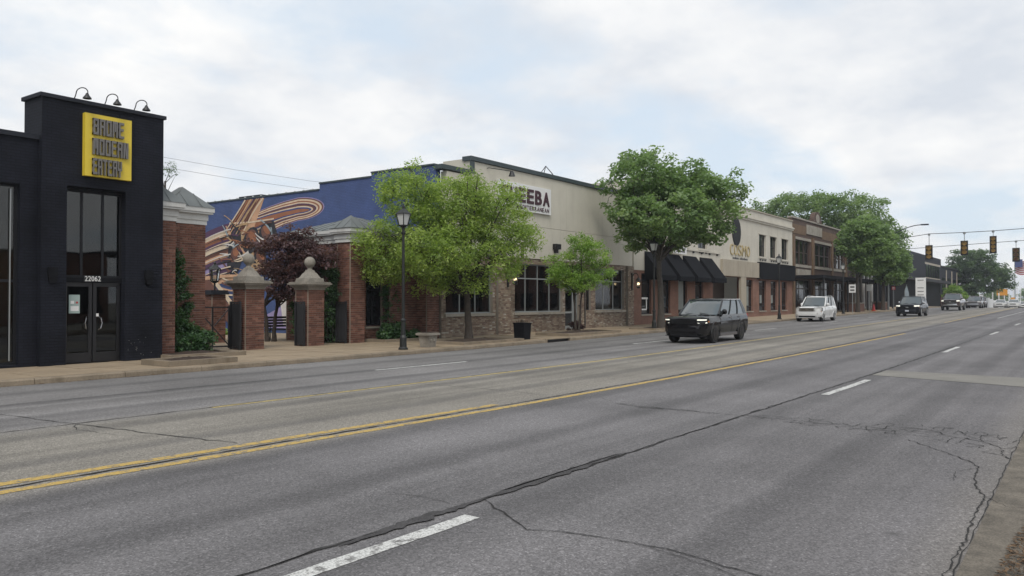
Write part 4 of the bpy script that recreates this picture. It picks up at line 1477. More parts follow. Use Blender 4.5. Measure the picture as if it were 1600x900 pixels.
# lower diagonal limbs
paint([(40.48, 2.9), (40.0, 3.15), (36.6, .6), (37.6, .4), (40.48, 1.9)], 'mural_brown')
paint([(40.48, 2.2), (38.2, .5), (39.3, .4), (40.48, 1.1)], 'mural_tan')
paint([(39.3, 2.75), (39.0, 2.85), (36.3, .75), (36.55, .55)], 'mural_cream')
paint([(40.48, 1.15), (39.4, .35), (40.48, .35)], 'mural_rust')
band([(40.4, 3.05), (38.5, 3.15), (36.5, 3.15)], .22, .12, 'mural_peach')
band([(36.4, 3.6), (34.6, 3.55), (33.2, 3.4)], .4, .3, 'mural_tan')
paint([(34.6, 3.9), (33.6, 4.0), (33.4, 3.2), (34.0, 2.6), (34.5, 3.0)], 'mural_brown')
paint([(34.5, 3.05), (34.0, 3.2), (33.9, 2.8), (34.4, 2.7)], 'mural_grey')
paint([(34.9, .4), (34.9, 1.0), (33.2, 1.6), (31.8, .9), (31.6, .4)], 'mural_lilac')
paint([(33.6, 1.9), (33.1, 1.95), (32.6, .5), (33.3, .5)], 'mural_white')
paint([(32.6, 1.7), (31.9, 1.6), (31.6, .9), (32.3, .6)], 'mural_navy')

# ------------------------------------------------------------------ cream and orange brick shops
CX0, CX1, CY = 44.52, 77.3, 22.8
co_ = thing('salon_building', 'cream two storey salon with black awnings and orange brick piers', 'building', (60, CY, .3))
gwin = [(45.6, 47.0), (48.3, 49.9), (51.2, 52.7), (54.1, 55.6), (64.5, 66.2), (67.8, 69.6), (70.9, 72.6), (74.0, 75.6)]
gh = [(a, b, .95, 3.55) for a, b in gwin] + [(57.4, 63.3, .2, 3.7)]
uw = [(67.8, 69.55), (70.75, 72.55), (74.0, 75.95)]
uh = [(a, b, 5.6, 7.5) for a, b in uw]
# upper windows hidden by the maple follow the same rhythm
uw2 = [(47.4, 49.1), (51.0, 52.7), (54.6, 56.3)]
uh += [(a, b, 5.6, 7.5) for a, b in uw2]
MB().wall(CX0, CX1, .0, 3.72, CY, CY + .3, gh).build('ground_floor_wall', 'orange_brick', co_)
MB().wall(CX0, CX1, 3.722, 9.35, CY - .02, CY + .3, uh).build('upper_wall', 'cosmo_cream', co_)
bx('coping', 'beige_panel', co_, CX0 - .02, CX1 + .06, CY - .1, CY + .4, 9.352, 9.45)
m = MB().box(CX0, CX1 + .1, CY - .13, CY - .021, 8.45, 8.6).box(CX0, CX1 + .14, CY - .2, CY - .021, 8.601, 8.72).box(CX0, CX1 + .08, CY - .08, CY - .021, 8.721, 8.8)
m.build('cornice', 'cosmo_cream', co_)
bx('party_wall', 'cosmo_cream', co_, CX0, CX0 + .3, CY + .302, CY + 14, 0, 9.3)
bx('party_wall', 'cosmo_cream', co_, CX1 - .3, CX1, CY + .302, CY + 14, 0, 9.3)
bx('flat_roof', 'charcoal', co_, CX0 + .31, CX1 - .31, CY + .302, CY + 14, 8.4, 8.6)
for a, b in gwin:
    window(co_, a, b, .95, 3.55, CY + .14, [], [1.35, 2.9], 'dark_frame', 'dark_glass', .06)
    bx('sill', 'pale_stone', co_, a - .05, b + .05, CY - .06, CY + .13, .86, .948)
for a, b in uw + uw2:
    window(co_, a, b, 5.6, 7.5, CY + .14, [(a + b) / 2], [6.55], 'dark_frame', 'dark_glass', .07)
    bx('sill', 'cosmo_cream', co_, a - .12, b + .12, CY - .12, CY + .13, 5.45, 5.598)
    MB().box(a - .1, b + .1, CY - .07, CY - .021, 7.502, 7.62).build('lintel', 'cosmo_cream', co_)
    for t in (.15, .5, .85):
        xx = a + (b - a) * t
        bx('bracket', 'dark_frame', co_, xx - .1, xx + .1, CY - .08, CY - .021, 5.26, 5.36)
# band and brackets
for k in range(9):
    xx = 46.2 + k * 1.5
    bx('bracket', 'dark_frame', co_, xx - .1, xx + .1, CY - .09, CY - .021, 5.2, 5.32)
bx('string_course', 'cosmo_cream', co_, CX0, 58.8, CY - .1, CY - .021, 5.34, 5.46)
bx('fascia_panel', 'beige_panel', co_, 58.9, 67.25, CY - .22, CY - .021, 3.74, 5.0)
for k in range(1, 5):
    bx('panel_joint', 'brown_frame', co_, 58.9 + k * 1.67, 58.912 + k * 1.67, CY - .2215, CY - .219, 3.75, 4.99)
bx('fascia_panel', 'awning', co_, 67.26, CX1 - .02, CY - .3, CY - .021, 3.66, 5.1)
# recessed entry and column
bx('entry_wall', 'brown_frame', co_, 57.3, 63.4, CY + 1.4, CY + 1.6, .2, 3.7)
bx('entry_floor', 'sidewalk', co_, 57.3, 63.4, CY + .02, CY + 1.4, .1, .36)
window(co_, 58.0, 60.4, .4, 3.3, CY + 1.32, [59.2], [], 'dark_frame', 'dark_glass', .08, name='shop_door')
bx('entry_column', 'beige_panel', co_, 62.9, 64.1, CY - .2, CY + .0 - .003, .2, 3.738)
# awnings
for i in range(4):
    a = 46.0 + i * 2.95
    y0 = CY - .021
    w = 2.35
    aw = MB()
    pr = [(y0, 4.95), (y0 - 1.15, 3.42), (y0 - 1.15, 3.12), (y0 - 1.12, 3.12), (y0 - 1.12, 3.40), (y0, 4.90)]
    aw.prism(pr, 'x', a, a + w)
    t = aw.build('awning', 'awning', co_)
    MB().prism([(y0, 4.93), (y0 - 1.13, 3.4), (y0 - 1.13, 3.13), (y0, 3.13)], 'x', a + .003, a + .03).build('awning_side', 'awning', t)
    MB().prism([(y0, 4.93), (y0 - 1.13, 3.4), (y0 - 1.13, 3.13), (y0, 3.13)], 'x', a + w - .03, a + w - .003).build('awning_side', 'awning', t)
text_line('COSMO', 60.9, 65.4, 5.42, 6.3, CY - .021, .06, 'gold', co_, -.006, .22)
text_line('salon studios', 61.5, 64.9, 5.12, 5.32, CY - .021, .03, 'grey_text', co_, .01, .2)
# small white hanging sign among the maple leaves
hs = MB().box(49.6, 51.6, CY - .45, CY - .35, 4.98, 5.5).build('hanging_sign', 'white', co_)
for xx in (49.8, 51.4):
    bx('sign_bracket', 'black_metal', hs, xx - .03, xx + .03, CY - .349, CY - .022, 5.2, 5.26)
for xx, w, z_ in ((49.75, .7, 5.28), (50.6, .8, 5.28), (49.9, 1.4, 5.08)):
    bx('sign_print', 'grey_text', hs, xx, xx + w, CY - .455, CY - .4505, z_, z_ + .12)
# oval medallion
pts = [(62.3 + .9 * math.cos(t), 7.3 + 1.1 * math.sin(t)) for t in [2 * math.pi * k / 28 for k in range(28)]]
MB().prism(pts, 'y', CY - .1, CY - .021).build('oval_medallion', 'dark_frame', co_)
# papers in the shop windows
for xx, z_, w, h, c in ((45.9, 1.9, .85, .12, 'white'), (45.9, 1.2, .7, .1, 'white'), (46.5, 1.3, .12, .6, 'white'), (51.4, 1.2, .9, 2.0, 'curtain'), (64.8, 1.4, .7, 1.6, 'curtain'), (68.3, 1.6, .5, .7, 'curtain'), (71.3, 1.6, .5, .7, 'curtain')):
    bx('window_paper', c, co_, xx, xx + w, CY + .12, CY + .132, z_, z_ + h)

# ------------------------------------------------------------------ brown brick building
BX0, BX1, BY = 77.4, 102, 22.85
br = thing('brown_brick_building', 'brown brick two storey building with pale name stone and arched parapet', 'building', (90, BY, .5))
bays = [(78.6, 83.4), (85.4, 91.4), (92.4, 97.6)]
bh = [(a, b, 5.35, 7.75) for a, b in bays] + [(84.1, 84.7, 5.6, 7.4), (98.6, 101.2, 5.35, 7.75)]
bg_ = [(78.4, 83.6, .6, 3.9), (85.2, 91.2, .6, 3.9), (92.6, 97.8, .6, 3.9)]
MB().wall(BX0, BX1, 0, 9.75, BY, BY + .35, bh + bg_).build('front_wall', 'brown_brick', br)
MB().wall(BX0, BX1, 8.3, 9.2, BY - .03, BY - .002, [(82, 88, 8.2, 9.3)]).build('tan_band', 'tan_brick', br)
bx('side_wall', 'brown_brick', br, BX0, BX0 + .3, BY + .352, BY + 14, 0, 9.6)
bx('side_wall', 'brown_brick', br, BX1 - .3, BX1, BY + .352, BY + 14, 0, 9.6)
bx('flat_roof', 'charcoal', br, BX0 + .31, BX1 - .31, BY + .352, BY + 14, 8.6, 8.8)
bx('coping', 'pale_stone', br, BX0 - .05, BX1 + .05, BY - .1, BY + .45, 9.752, 9.9)
ar = [(84.6, 9.902), (84.6, 10.2)] + [(86.2 + 1.25 * math.cos(t), 10.2 + .85 * math.sin(t)) for t in [math.pi - math.pi * k / 10 for k in range(11)]] + [(87.8, 10.2), (87.8, 9.902)]
MB().prism(ar, 'y', BY - .06, BY + .4).build('parapet_arch', 'brown_brick', br)
MB().prism([(86.2 + .6 * math.cos(t), 10.3 + .5 * math.sin(t)) for t in [2 * math.pi * k / 16 for k in range(16)]], 'y', BY - .1, BY - .061).build('arch_medallion', 'pale_stone', br)
bx('name_stone', 'pale_stone', br, 82.2, 87.8, BY - .08, BY - .002, 8.5, 9.45)
for a, b in bays:
    MB().box(a - .3, b + .3, BY - .08, BY - .002, 7.76, 8.02).box(a - .3, b + .3, BY - .1, BY - .002, 5.08, 5.34).build('stone_band', 'pale_stone', br)
    n = 3
    for k in range(n):
        w = (b - a) / n
        xa, xb = a + k * w + .12, a + (k + 1) * w - .12
        window(br, xa, xb, 5.37, 7.73, BY + .16, [], [6.55], 'brown_frame', 'dark_glass', .09)
        if k:
            bx('window_mullion', 'brown_frame', br, a + k * w - .115, a + k * w + .115, BY + .1, BY + .3, 5.36, 7.74)
window(br, 84.12, 84.68, 5.62, 7.38, BY + .16, [], [], 'pale_stone', 'dark_glass', .08)
window(br, 98.65, 101.15, 5.37, 7.73, BY + .16, [99.9], [6.5], 'brown_frame', 'dark_glass', .09)
for a, b, z0, z1 in bg_:
    window(br, a + .02, b - .02, z0, z1, BY + .16, [a + (b - a) / 3, a + (b - a) * 2 / 3], [3.0], 'brown_frame', 'dark_glass', .1, name='shop_window')
for xx in (77.75, 84.4, 92.0, 98.2, 101.7):
    bx('pilaster', 'tan_brick', br, xx - .3, xx + .3, BY - .12, BY - .002, 0, 8.2)
bx('shop_sign', 'pale_stone', br, 78.6, 83.2, BY - .15, BY - .003, 4.15, 4.9)
cn = thing('sidewalk_canopy', 'long flat black canopy on thin posts before brown brick building', 'canopy', (90, 21, .5))
bx('canopy_roof', 'awning', cn, 78.0, 113, 20.2, BY - .16, 3.95, 4.25)
for k in range(8):
    xx = 79 + k * 4.7
    bx('post', 'black_metal', cn, xx - .08, xx + .08, 20.3, 20.46, gz(xx) + .12, 3.948)

# ------------------------------------------------------------------ beyond: arcade, dark buildings
wb = thing('white_column_building', 'low building with white columns behind the street trees', 'building', (108, 23.5, .6))
bx('wall', 'orange_brick', wb, 103.5, 114, 25.5, 34, .2, 5.6)
bx('roof', 'charcoal', wb, 103, 114.5, 22.5, 34.5, 5.602, 6.0)
for k in range(5):
    MB().lathe([(.28, 0), (.28, .2), (.2, .25), (.19, 4.6), (.28, 4.7), (.28, 4.78)], 104.2 + k * 2.3, 23.2, 12, cz=.8).build('column', 'white_trim', wb, True)
dk = thing('grey_storefront', 'dark grey flat roofed building with black ground floor past the intersection', 'building', (150, 24, .6))
bx('black_base', 'black_paint', dk, 128, 174, 23.2, 40, -.5, 5.2)
bx('upper_block', 'charcoal', dk, 128, 173.8, 23.0, 40, 5.203, 9.8)
bx('canopy_slab', 'dark_frame', dk, 127, 174, 21.4, 22.99, 5.0, 5.5)
for k in range(6):
    bx('window', 'dark_glass', dk, 156 + k * 2.7, 157.8 + k * 2.7, 22.94, 22.998, 6.0, 8.2)
bx('window_surround', 'beige_panel', dk, 155, 172.6, 22.95, 22.997, 5.6, 5.95)
bx('window_surround', 'beige_panel', dk, 155, 172.6, 22.95, 22.997, 8.25, 8.6)
g2 = thing('charcoal_building', 'charcoal low building farther on with rooftop unit', 'building', (195, 24, .4))
bx('wall', 'charcoal', g2, 176, 222, 23.4, 42, -2, 8.4)
bx('coping', 'dark_frame', g2, 175.8, 222.2, 23.2, 42.2, 8.402, 8.7)
bx('rooftop_unit', 'white_trim', g2, 184, 196, 26, 32, 8.703, 10.8)
bx('brick_base', 'orange_brick', g2, 176, 222, 23.25, 23.39, -2, 2.6)
for k in range(5):
    bx('window', 'dark_glass', g2, 178 + k * 8, 182 + k * 8, 23.33, 23.398, 3.4, 6.4)
    bx('pilaster', 'beige_panel', g2, 183.4 + k * 8, 184.2 + k * 8, 23.3, 23.397, 2.7, 8.0)

# ================================================================== STREET FURNITURE
def street_lamp(x, y, label):
    l = thing('street_lamp', label, 'street lamp', (0, 0, 0), 'black lantern street lamps along the sidewalk')
    m = MB().lathe([(.17, 0), (.17, .06), (.13, .1), (.12, .42), (.085, .5), (.075, .95), (.095, .98), (.095, 1.02), (.06, 1.06)], 0, 0, 8)
    m.build('base', 'iron', l)
    MB().lathe([(.055, 1.05), (.045, 3.9), (.075, 3.93), (.085, 3.98), (.05, 4.0), (.05, 4.14), (.13, 4.2)], 0, 0, 10).build('pole', 'iron', l, True)
    c = MB().lathe([(.14, 4.2), (.15, 4.24)], 0, 0, 4).lathe([(.27, 4.6), (.25, 4.64), (.1, 4.76), (.045, 4.79), (.05, 4.85), (.02, 4.93)], 0, 0, 4)
    for k in range(4):
        t = math.pi / 2 * k + math.pi / 4
        c.tube([(.145 * math.cos(t), .145 * math.sin(t), 4.22), (  .245 * math.cos(t), .245 * math.sin(t), 4.62)], .016, 4)
    c.build('lantern_frame', 'iron', l)
    MB().lathe([(.125, 4.23), (.225, 4.61)], 0, 0, 4).build('lantern_glass', 'frosted', l)
    l.location = (x, y, gz(x) + .13)
    return l


L0 = street_lamp(19.87, 18.85, 'black lantern street lamp beside the stone planter, nearest of its row')
for x, lb in ((39.2, 'black lantern street lamp behind the black SUV, beside the maple trunk'), (60.6, 'black lantern street lamp before the cream salon, near the white SUV'),
              (80.0, 'black lantern street lamp before the brown brick building')):
    c = copy_tree(L0)
    c.location = (x, 18.85, gz(x) + .13)
    c['label'] = lb

pl = thing('stone_planter', 'weathered square stone planter beside the street lamp', 'planter', (21.3, 19.0, .14))
X, Y = 21.35, 19.05
m = MB().frustum(X - .19, X + .19, Y - .19, Y + .19, .142, X - .24, X + .24, Y - .24, Y + .24, .58)
m.build('pot', 'stone', pl)
MB().box(X - .31, X + .31, Y - .31, Y + .31, .581, .65).box(X - .28, X + .28, Y - .28, Y + .28, .6505, .67).build('rim', 'stone', pl)
for s_ in (-1, 1):
    MB().lathe([(.02, -.02), (.06, 0), (.07, .02), (.02, .03)], X + s_ * .09, Y - .228, 12, 'y', cz=.4).build('rosette', 'stone', pl)
bx('soil', 'mulch', pl, X - .25, X + .25, Y - .25, Y + .25, .671, .677)

tb = thing('dark_planter', 'dark square sidewalk planter with small dry plants by the kerb', 'planter', (27.5, 19.3, .2))
X, Y, Z0 = 27.55, 19.3, gz(27.5) + .14
MB().frustum(X - .24, X + .24, Y - .24, Y + .24, Z0, X - .27, X + .27, Y - .27, Y + .27, Z0 + .66).build('pot', 'black_paint', tb)
MB().box(X - .29, X + .29, Y - .29, Y + .29, Z0 + .661, Z0 + .70).build('rim', 'black_paint', tb)
m = MB()
for k in range(60):
    a, r_ = random.uniform(0, 6.28), random.uniform(0, .24)
    px, py = X + r_ * math.cos(a), Y + r_ * math.sin(a)
    m.tube([(px, py, Z0 + .66), (px + random.uniform(-.06, .06), py + random.uniform(-.06, .06), Z0 + .72 + random.uniform(0, .12))], .006, 3)
o = m.build('dry_plants', 'bark', tb)
o['kind'] = 'stuff'


def tree_pit(x0, x1, y0, y1, label, h=.14):
    z = gz((x0 + x1) / 2) + .136
    t = thing('tree_pit', label, 'planting bed', ((x0 + x1) / 2, (y0 + y1) / 2, z), 'kerbed planting beds in the sidewalk')
    w = .16
    for k, a in enumerate(((x0, x1, y0, y0 + w), (x0, x1, y1 - w, y1), (x0, x0 + w, y0 + w, y1 - w), (x1 - w, x1, y0 + w, y1 - w))):
        bx('edging', 'kerb', t, *a, z - .02, z + h + random.uniform(0, .004))
    m = MB()
    n = 14
    for i in range(n + 1):
        for j in range(n + 1):
            u, v = i / n, j / n
            m.v.append((x0 + w + u * (x1 - x0 - 2 * w), y0 + w + v * (y1 - y0 - 2 * w), z + h - .05 + .09 * math.sin(math.pi * u) * math.sin(math.pi * v) + random.uniform(-.012, .012)))
    for i in range(n):
        for j in range(n):
            a = i * (n + 1) + j
            m.f.append((a, a + n + 1, a + n + 2, a + 1))
    m.build('mulch', 'mulch', t)


tree_pit(23.0, 26.9, 18.75, 20.9, 'low concrete edged mulch bed under the yellow-green street tree', .1)
tree_pit(30.6, 35.6, 18.9, 20.7, 'low concrete edged bed under the small bright green tree', .12)
tree_pit(11.3, 13.3, 18.75, 20.05, 'empty rectangular concrete tree pit near the black restaurant', .14)
tree_pit(12.7, 15.2, 21.0, 22.6, 'stone edged ivy bed at the foot of the brick gateway wall', .12)
tree_pit(22.7, 25.6, 22.5, 23.7, 'low bed of green plants below the pavilion window', .1)
tree_pit(38.9, 41.6, 18.6, 20.2, 'concrete edged bed round the big maple trunk', .06)

# ================================================================== TREES
FWD = Vector((math.cos(R(35.75)), math.sin(R(35.75)), 0))
RGT = Vector((math.sin(R(35.75)), -math.cos(R(35.75)), 0))


def leaves(name, centres, tints, per, rad, size, material, parent, up=.5, flat=.65, droop=0., aspect=.5, seed=1):
    g = np.random.default_rng(seed)
    off = np.array([0., 0, 0])
    p = parent
    while p is not None:
        off += np.array(p.location)
        p = p.parent
    C = np.repeat(np.array(centres), per, 0)
    T = np.repeat(np.array(tints), per)
    n = len(C)
    d = g.normal(size=(n, 3))
    d /= np.linalg.norm(d, axis=1)[:, None]
    rr = g.random(n) ** .5
    rad_ = np.repeat(np.array(rad), per) if not np.isscalar(rad) else rad
    P = C + d * (rr * rad_)[:, None] * np.array([1, 1, flat])
    P[:, 2] -= droop * g.random(n)
    nr = g.normal(size=(n, 3))
    nr /= np.linalg.norm(nr, axis=1)[:, None]
    nr[:, 2] = np.abs(nr[:, 2]) + up
    nr += d * .35
    nr /= np.linalg.norm(nr, axis=1)[:, None]
    a = np.cross(nr, g.normal(size=(n, 3)))
    a /= np.linalg.norm(a, axis=1)[:, None]
    b = np.cross(nr, a)
    s = size * g.uniform(.6, 1.35, n)[:, None]
    V = np.empty((n, 4, 3))
    V[:, 0] = P - a * s * .5
    V[:, 1] = P + b * s * .5 * aspect + nr * s * .06
    V[:, 2] = P + a * s * .5
    V[:, 3] = P - b * s * .5 * aspect + nr * s * .06
    V -= off
    me = bpy.data.meshes.new(name)
    me.vertices.add(n * 4)
    me.vertices.foreach_set('co', V.ravel())
    me.loops.add(n * 4)
    me.loops.foreach_set('vertex_index', np.arange(n * 4, dtype=np.int32))
    me.polygons.add(n)
    me.polygons.foreach_set('loop_start', np.arange(0, n * 4, 4, dtype=np.int32))
    me.update(calc_edges=True)
    at = me.attributes.new('tint', 'FLOAT', 'FACE')
    at.data.foreach_set('value', np.clip(T + g.normal(0, .08, n), 0, 1).astype(np.float32))
    me.materials.append(MATS[material])
    o = bpy.data.objects.new(name, me)
    col.objects.link(o)
    o.parent = parent
    return o


def tree(name, label, x, y, lobes, ncl, per, lsize, lmat, tr, th, group, crad=.42, bark='bark', seed=1, dz=.15, stems=1, up=.5, droop=0., aspect=.5, flat=.65, fill=.72):
    """lobes: (right, forward, height, horizontal radius, vertical radius) relative to the foot"""
    g = random.Random(seed)
    z0 = gz(x) + dz
    t = thing(name, label, 'tree', (x, y, z0), group)
    base = Vector((x, y, z0))
    LB = [(base + RGT * l[0] + FWD * l[1] + Vector((0, 0, l[2])), l[3], l[4]) for l in lobes]
    wts = [l[1] * l[1] * l[2] for l in LB]
    cents, tint = [], []
    for k in range(ncl):
        c, rh, rv = g.choices(LB, wts)[0]
        d = Vector((g.gauss(0, 1), g.gauss(0, 1), g.gauss(0, 1))).normalized()
        q = fill + (1 - fill) * g.random() if g.random() < .8 else g.random()
        q *= g.uniform(.82, 1.1)
        p = c + Vector((d.x * rh * q, d.y * rh * q, d.z * rv * q))
        cents.append(p)
        tint.append(min(1, max(0, g.gauss(.48, .24))))
    # trunk and limbs
    m = MB()
    top = max(l[0].z for l in LB)
    heads = []
    for s_ in range(stems):
        ox = RGT * ((s_ - (stems - 1) / 2) * tr * 3)
        lean = RGT * g.uniform(-.12, .12) * th * .4 + ox
        pts, rs = [], []
        for k in range(8):
            f = k / 7
            p = base + ox + lean * f * f + Vector((g.uniform(-.02, .02), g.uniform(-.02, .02), f * th - .05))
            pts.append(p)
            rs.append(tr * (1.35 if k == 0 else 1.08 if k == 1 else 1 - .35 * f))
        m.tube(pts, rs, 10)
        heads.append((pts[-1], pts[-2], rs[-1]))
    m.build('trunk', bark, t, True)
    b = MB()
    mids = []
    for i, (c, rh, rv) in enumerate(LB):
        for q in range(2):
            h, h2, r0 = heads[(i + q) % len(heads)]
            st = h2.lerp(h, g.random())
            e = c + Vector((g.uniform(-.5, .5) * rh, g.uniform(-.5, .5) * rh, g.uniform(-.2, .5) * rv))
            mid = st.lerp(e, .5) + Vector((g.uniform(-.12, .12), g.uniform(-.12, .12), .12)) * (e - st).length * .6
            pts = [st.lerp(mid, f).lerp(mid.lerp(e, f), f) for f in [k / 7 for k in range(8)]]
            rr = r0 * g.uniform(.45, .7)
            b.tube(pts, [rr * (1 - .8 * k / 7) for k in range(8)], 6)
            mids += [(p, rr * (1 - .8 * k / 7)) for k, p in enumerate(pts) if k > 2]
    for k, c in enumerate(cents):
        if k % 2 == 0:
            p, r_ = min(mids, key=lambda q: (q[0] - c).length_squared)
            e = c
            mid = p.lerp(e, .5) + Vector((g.uniform(-.1, .1), g.uniform(-.1, .1), g.uniform(0, .15)))
            b.tube([p, mid, e], [min(r_ * .7, .03), min(r_ * .5, .018), .006], 4)
    o = b.build('branches', bark, t)
    leaves('crown', [tuple(c) for c in cents], tint, per, crad, lsize, lmat, t, up, flat, droop, aspect, seed)
    return t


tree('honey_locust', 'yellow-green feathery street tree before the brick pavilion and cream restaurant', 25.2, 20.3,
     [(-2.3, -1, 5.8, 1.35, 1.0), (-.7, 0, 5.2, 1.75, 1.35), (1.1, .5, 5.1, 1.4, 1.2), (-3.1, -.8, 3.9, 1.35, .95), (-3.3, -.4, 2.9, 1.0, .55), (-1.2, -1.2, 3.6, 1.7, 1.1), (1.1, 0, 3.4, 1.3, .9),
      (-.3, .8, 6.2, 1.2, .8), (2.3, 0, 4.3, .85, .6), (-.4, .2, 2.5, 1.2, .6), (-2.1, -.5, 6.75, .5, .4), (.2, -.6, 6.6, .5, .45), (-3.8, 0, 4.5, .6, .5), (1.5, 0, 6.0, .7, .5), (-1.6, -.4, 2.3, .9, .4)],
     950, 56, .14, 'leaf_locust', .16, 2.2, None, .42, seed=3, droop=.16, aspect=.36, up=.35)
tree('young_tree', 'small bright green tree with two thin stems before the restaurant door', 33.2, 20.0,
     [(.2, 0, 4.2, .9, .7), (-.8, .2, 3.4, .8, .6), (1.1, -.2, 3.2, .85, .6), (-.1, .3, 2.8, 1.2, .6), (.8, .5, 3.95, .7, .6), (.1, 0, 2.4, .9, .35), (-.2, -.3, 4.7, .5, .4), (-1.2, -.2, 2.9, .5, .35), (1.5, .2, 2.7, .5, .35)],
     200, 70, .12, 'leaf_bright', .055, 2.1, None, .33, 'bark', 8, stems=2, aspect=.42, droop=.08)
tree('maple_tree', 'large round green maple standing behind the black SUV', 40.4, 19.0,
     [(-.8, 0, 8.4, 1.9, 1.4), (1.7, .5, 7.8, 2.1, 1.4), (3.2, -.5, 6.9, 1.35, 1.4), (-1.9, 0, 6.9, 1.4, 1.2), (.2, -1, 6.1, 2.6, 1.3), (2.3, 0, 5.5, 1.7, .85), (-1.5, .5, 5.0, 1.05, .75),
      (.5, 0, 4.8, 1.1, .6), (-1.0, 1, 9.35, 1.0, .65), (3.9, 0, 8.3, .6, .5), (-2.9, 0, 7.8, .5, .5)],
     540, 52, .185, 'leaf_maple', .19, 4.2, None, .52, 'bark_grey', 5, aspect=.8)
tree('street_tree', 'tall spreading tree rising behind the brown brick building', 121, 30,
     [(-3.5, 2, 14.5, 6.0, 2.4), (2.5, 0, 13.6, 5.5, 2.8), (-8, 3, 14.2, 3.4, 1.8), (5.8, -1, 11.4, 3.4, 2.6), (7.5, -2, 9.5, 2.5, 2.2), (0, 0, 11.2, 4.4, 2.2)],
     420, 60, .36, 'leaf_street', .4, 8, 'trees near the intersection', 1.0, 'bark', 9, aspect=.6)
tree('street_tree', 'dark green street tree before the brown brick building canopy', 87.5, 19.2,
     [(.3, 0, 7.6, 2.1, 1.9), (1.7, 0, 6.2, 2.2, 1.9), (-.8, 0, 6.9, 1.2, 1.3), (.6, .4, 9.0, 1.2, .9), (2.4, .4, 8.0, 1.2, 1.0), (1.0, 0, 4.8, 1.7, .9)],
     360, 65, .26, 'leaf_street', .2, 4.0, 'trees near the intersection', .62, 'bark', 12, aspect=.7)
tree('street_tree', 'dense street tree at the end of the canopy, left of the signals', 100, 19.2,
     [(-.6, 0, 7.2, 2.3, 2.5), (.9, 0, 5.6, 2.1, 2.0), (-1.4, 0, 8.6, 1.9, 2.2), (.7, 0, 4.0, 1.8, 1.1), (2.2, 0, 4.6, 1.2, 1.0), (1.3, .5, 7.6, 1.2, 1.2)],
     360, 65, .28, 'leaf_street', .22, 3.6, 'trees near the intersection', .68, 'bark', 14, aspect=.7)
tree('street_tree', 'round dark tree beyond the traffic signals on the right', 205, 20.5,
     [(-.5, 0, 10.4, 4.8, 3.4), (2.8, 0, 7.0, 4.9, 3.4), (-2.6, 0, 6.8, 4.0, 3.8), (5.4, 0, 8.0, 2.4, 2.2), (7.0, 0, 5.8, 1.9, 1.6), (-4.5, 0, 9.4, 2.0, 1.8), (-1, 0, 3.8, 4.0, 1.8)],
     420, 60, .42, 'leaf_dark', .35, 4, 'trees near the intersection', 1.0, 'bark', 16, aspect=.7)
for i, (x, y, h, lb) in enumerate(((178, 21.4, 4.6, 'bright green bushy tree between the charcoal building and the far dark tree'), (188, 20.4, 3.0, 'low bright green bush below the far dark tree'), (330, 26, 9, 'distant green tree behind the white poles on the right'),
                                   (420, 20, 11, 'far distant green tree at the right end of the road'), (470, 52, 14, 'far distant tree left of the white poles'), (380, 42, 12, 'distant tree behind the charcoal building'))):
    tree('distant_tree', lb, x, y, [(0, 0, h * .62, h * .38, h * .3), (h * .25, 0, h * .5, h * .3, h * .25), (-h * .25, 0, h * .5, h * .3, h * .26), (0, 0, h * .82, h * .22, h * .18)],
         130, 45, .09 * h ** .7, 'leaf_bright' if i < 2 else 'leaf_street', .035 * h, h * .35, 'trees near the intersection', .12 * h, 'bark', 30 + i, aspect=.7)
tree('japanese_maple', 'spreading purple-leaved maple in the courtyard behind the gateposts', 20.7, 27.0,
     [(.5, -.4, 3.8, 1.0, .5), (1.1, -.7, 3.7, 1.1, .65), (2.0, -1.3, 3.4, .95, .65), (.8, -.5, 2.8, 1.15, .55), (.1, -.1, 3.0, .7, .4), (1.8, -1.3, 2.5, .85, .45), (2.7, -1.9, 3.3, .5, .45), (-.6, .2, 3.9, .6, .2), (1.3, -.8, 4.4, .7, .3), (.9, -.6, 2.1, 1.1, .4), (1.9, -1.3, 1.9, .6, .4)],
     300, 50, .12, 'leaf_purple', .09, 1.6, None, .34, 'bark', 21, aspect=.6, flat=.5, stems=2)
tree('bare_tree', 'sparse treetop showing above the mural wall at the far left', 33.5, 56, [(0, 0, 11.5, .7, .5), (.5, 0, 11.1, .6, .4)], 16, 18, .14, 'leaf_dark', .1, 10.6, None, .3, 'bark', 40, aspect=.5)


def foliage(name, label, cat, boxes, ncl, per, size, material, rad=.2, seed=2, stemz=.15):
    g = random.Random(seed)
    x0, x1, y0, y1 = boxes[0][:4]
    t = thing(name, label, cat, ((x0 + x1) / 2, (y0 + y1) / 2, stemz))
    C, T = [], []
    w = [(b[1] - b[0]) * (b[3] - b[2]) * (b[5] - b[4]) + .05 for b in boxes]
    for k in range(ncl):
        b = g.choices(boxes, w)[0]
        C.append((g.uniform(b[0], b[1]), g.uniform(b[2], b[3]), g.uniform(b[4], b[5])))
        T.append(min(1, max(0, g.gauss(.5, .25))))
    leaves('foliage', C, T, per, rad, size, material, t, .3, .8, 0, .7, seed)
    m = MB()
    for k in range(0, ncl, 6):
        c = C[k]
        m.tube([(c[0] * .6 + (x0 + x1) * .2, c[1], stemz), (c[0], c[1], (c[2] + stemz) / 2), c], [.012, .01, .004], 4)
    m.build('stems', 'bark', t)
    return t


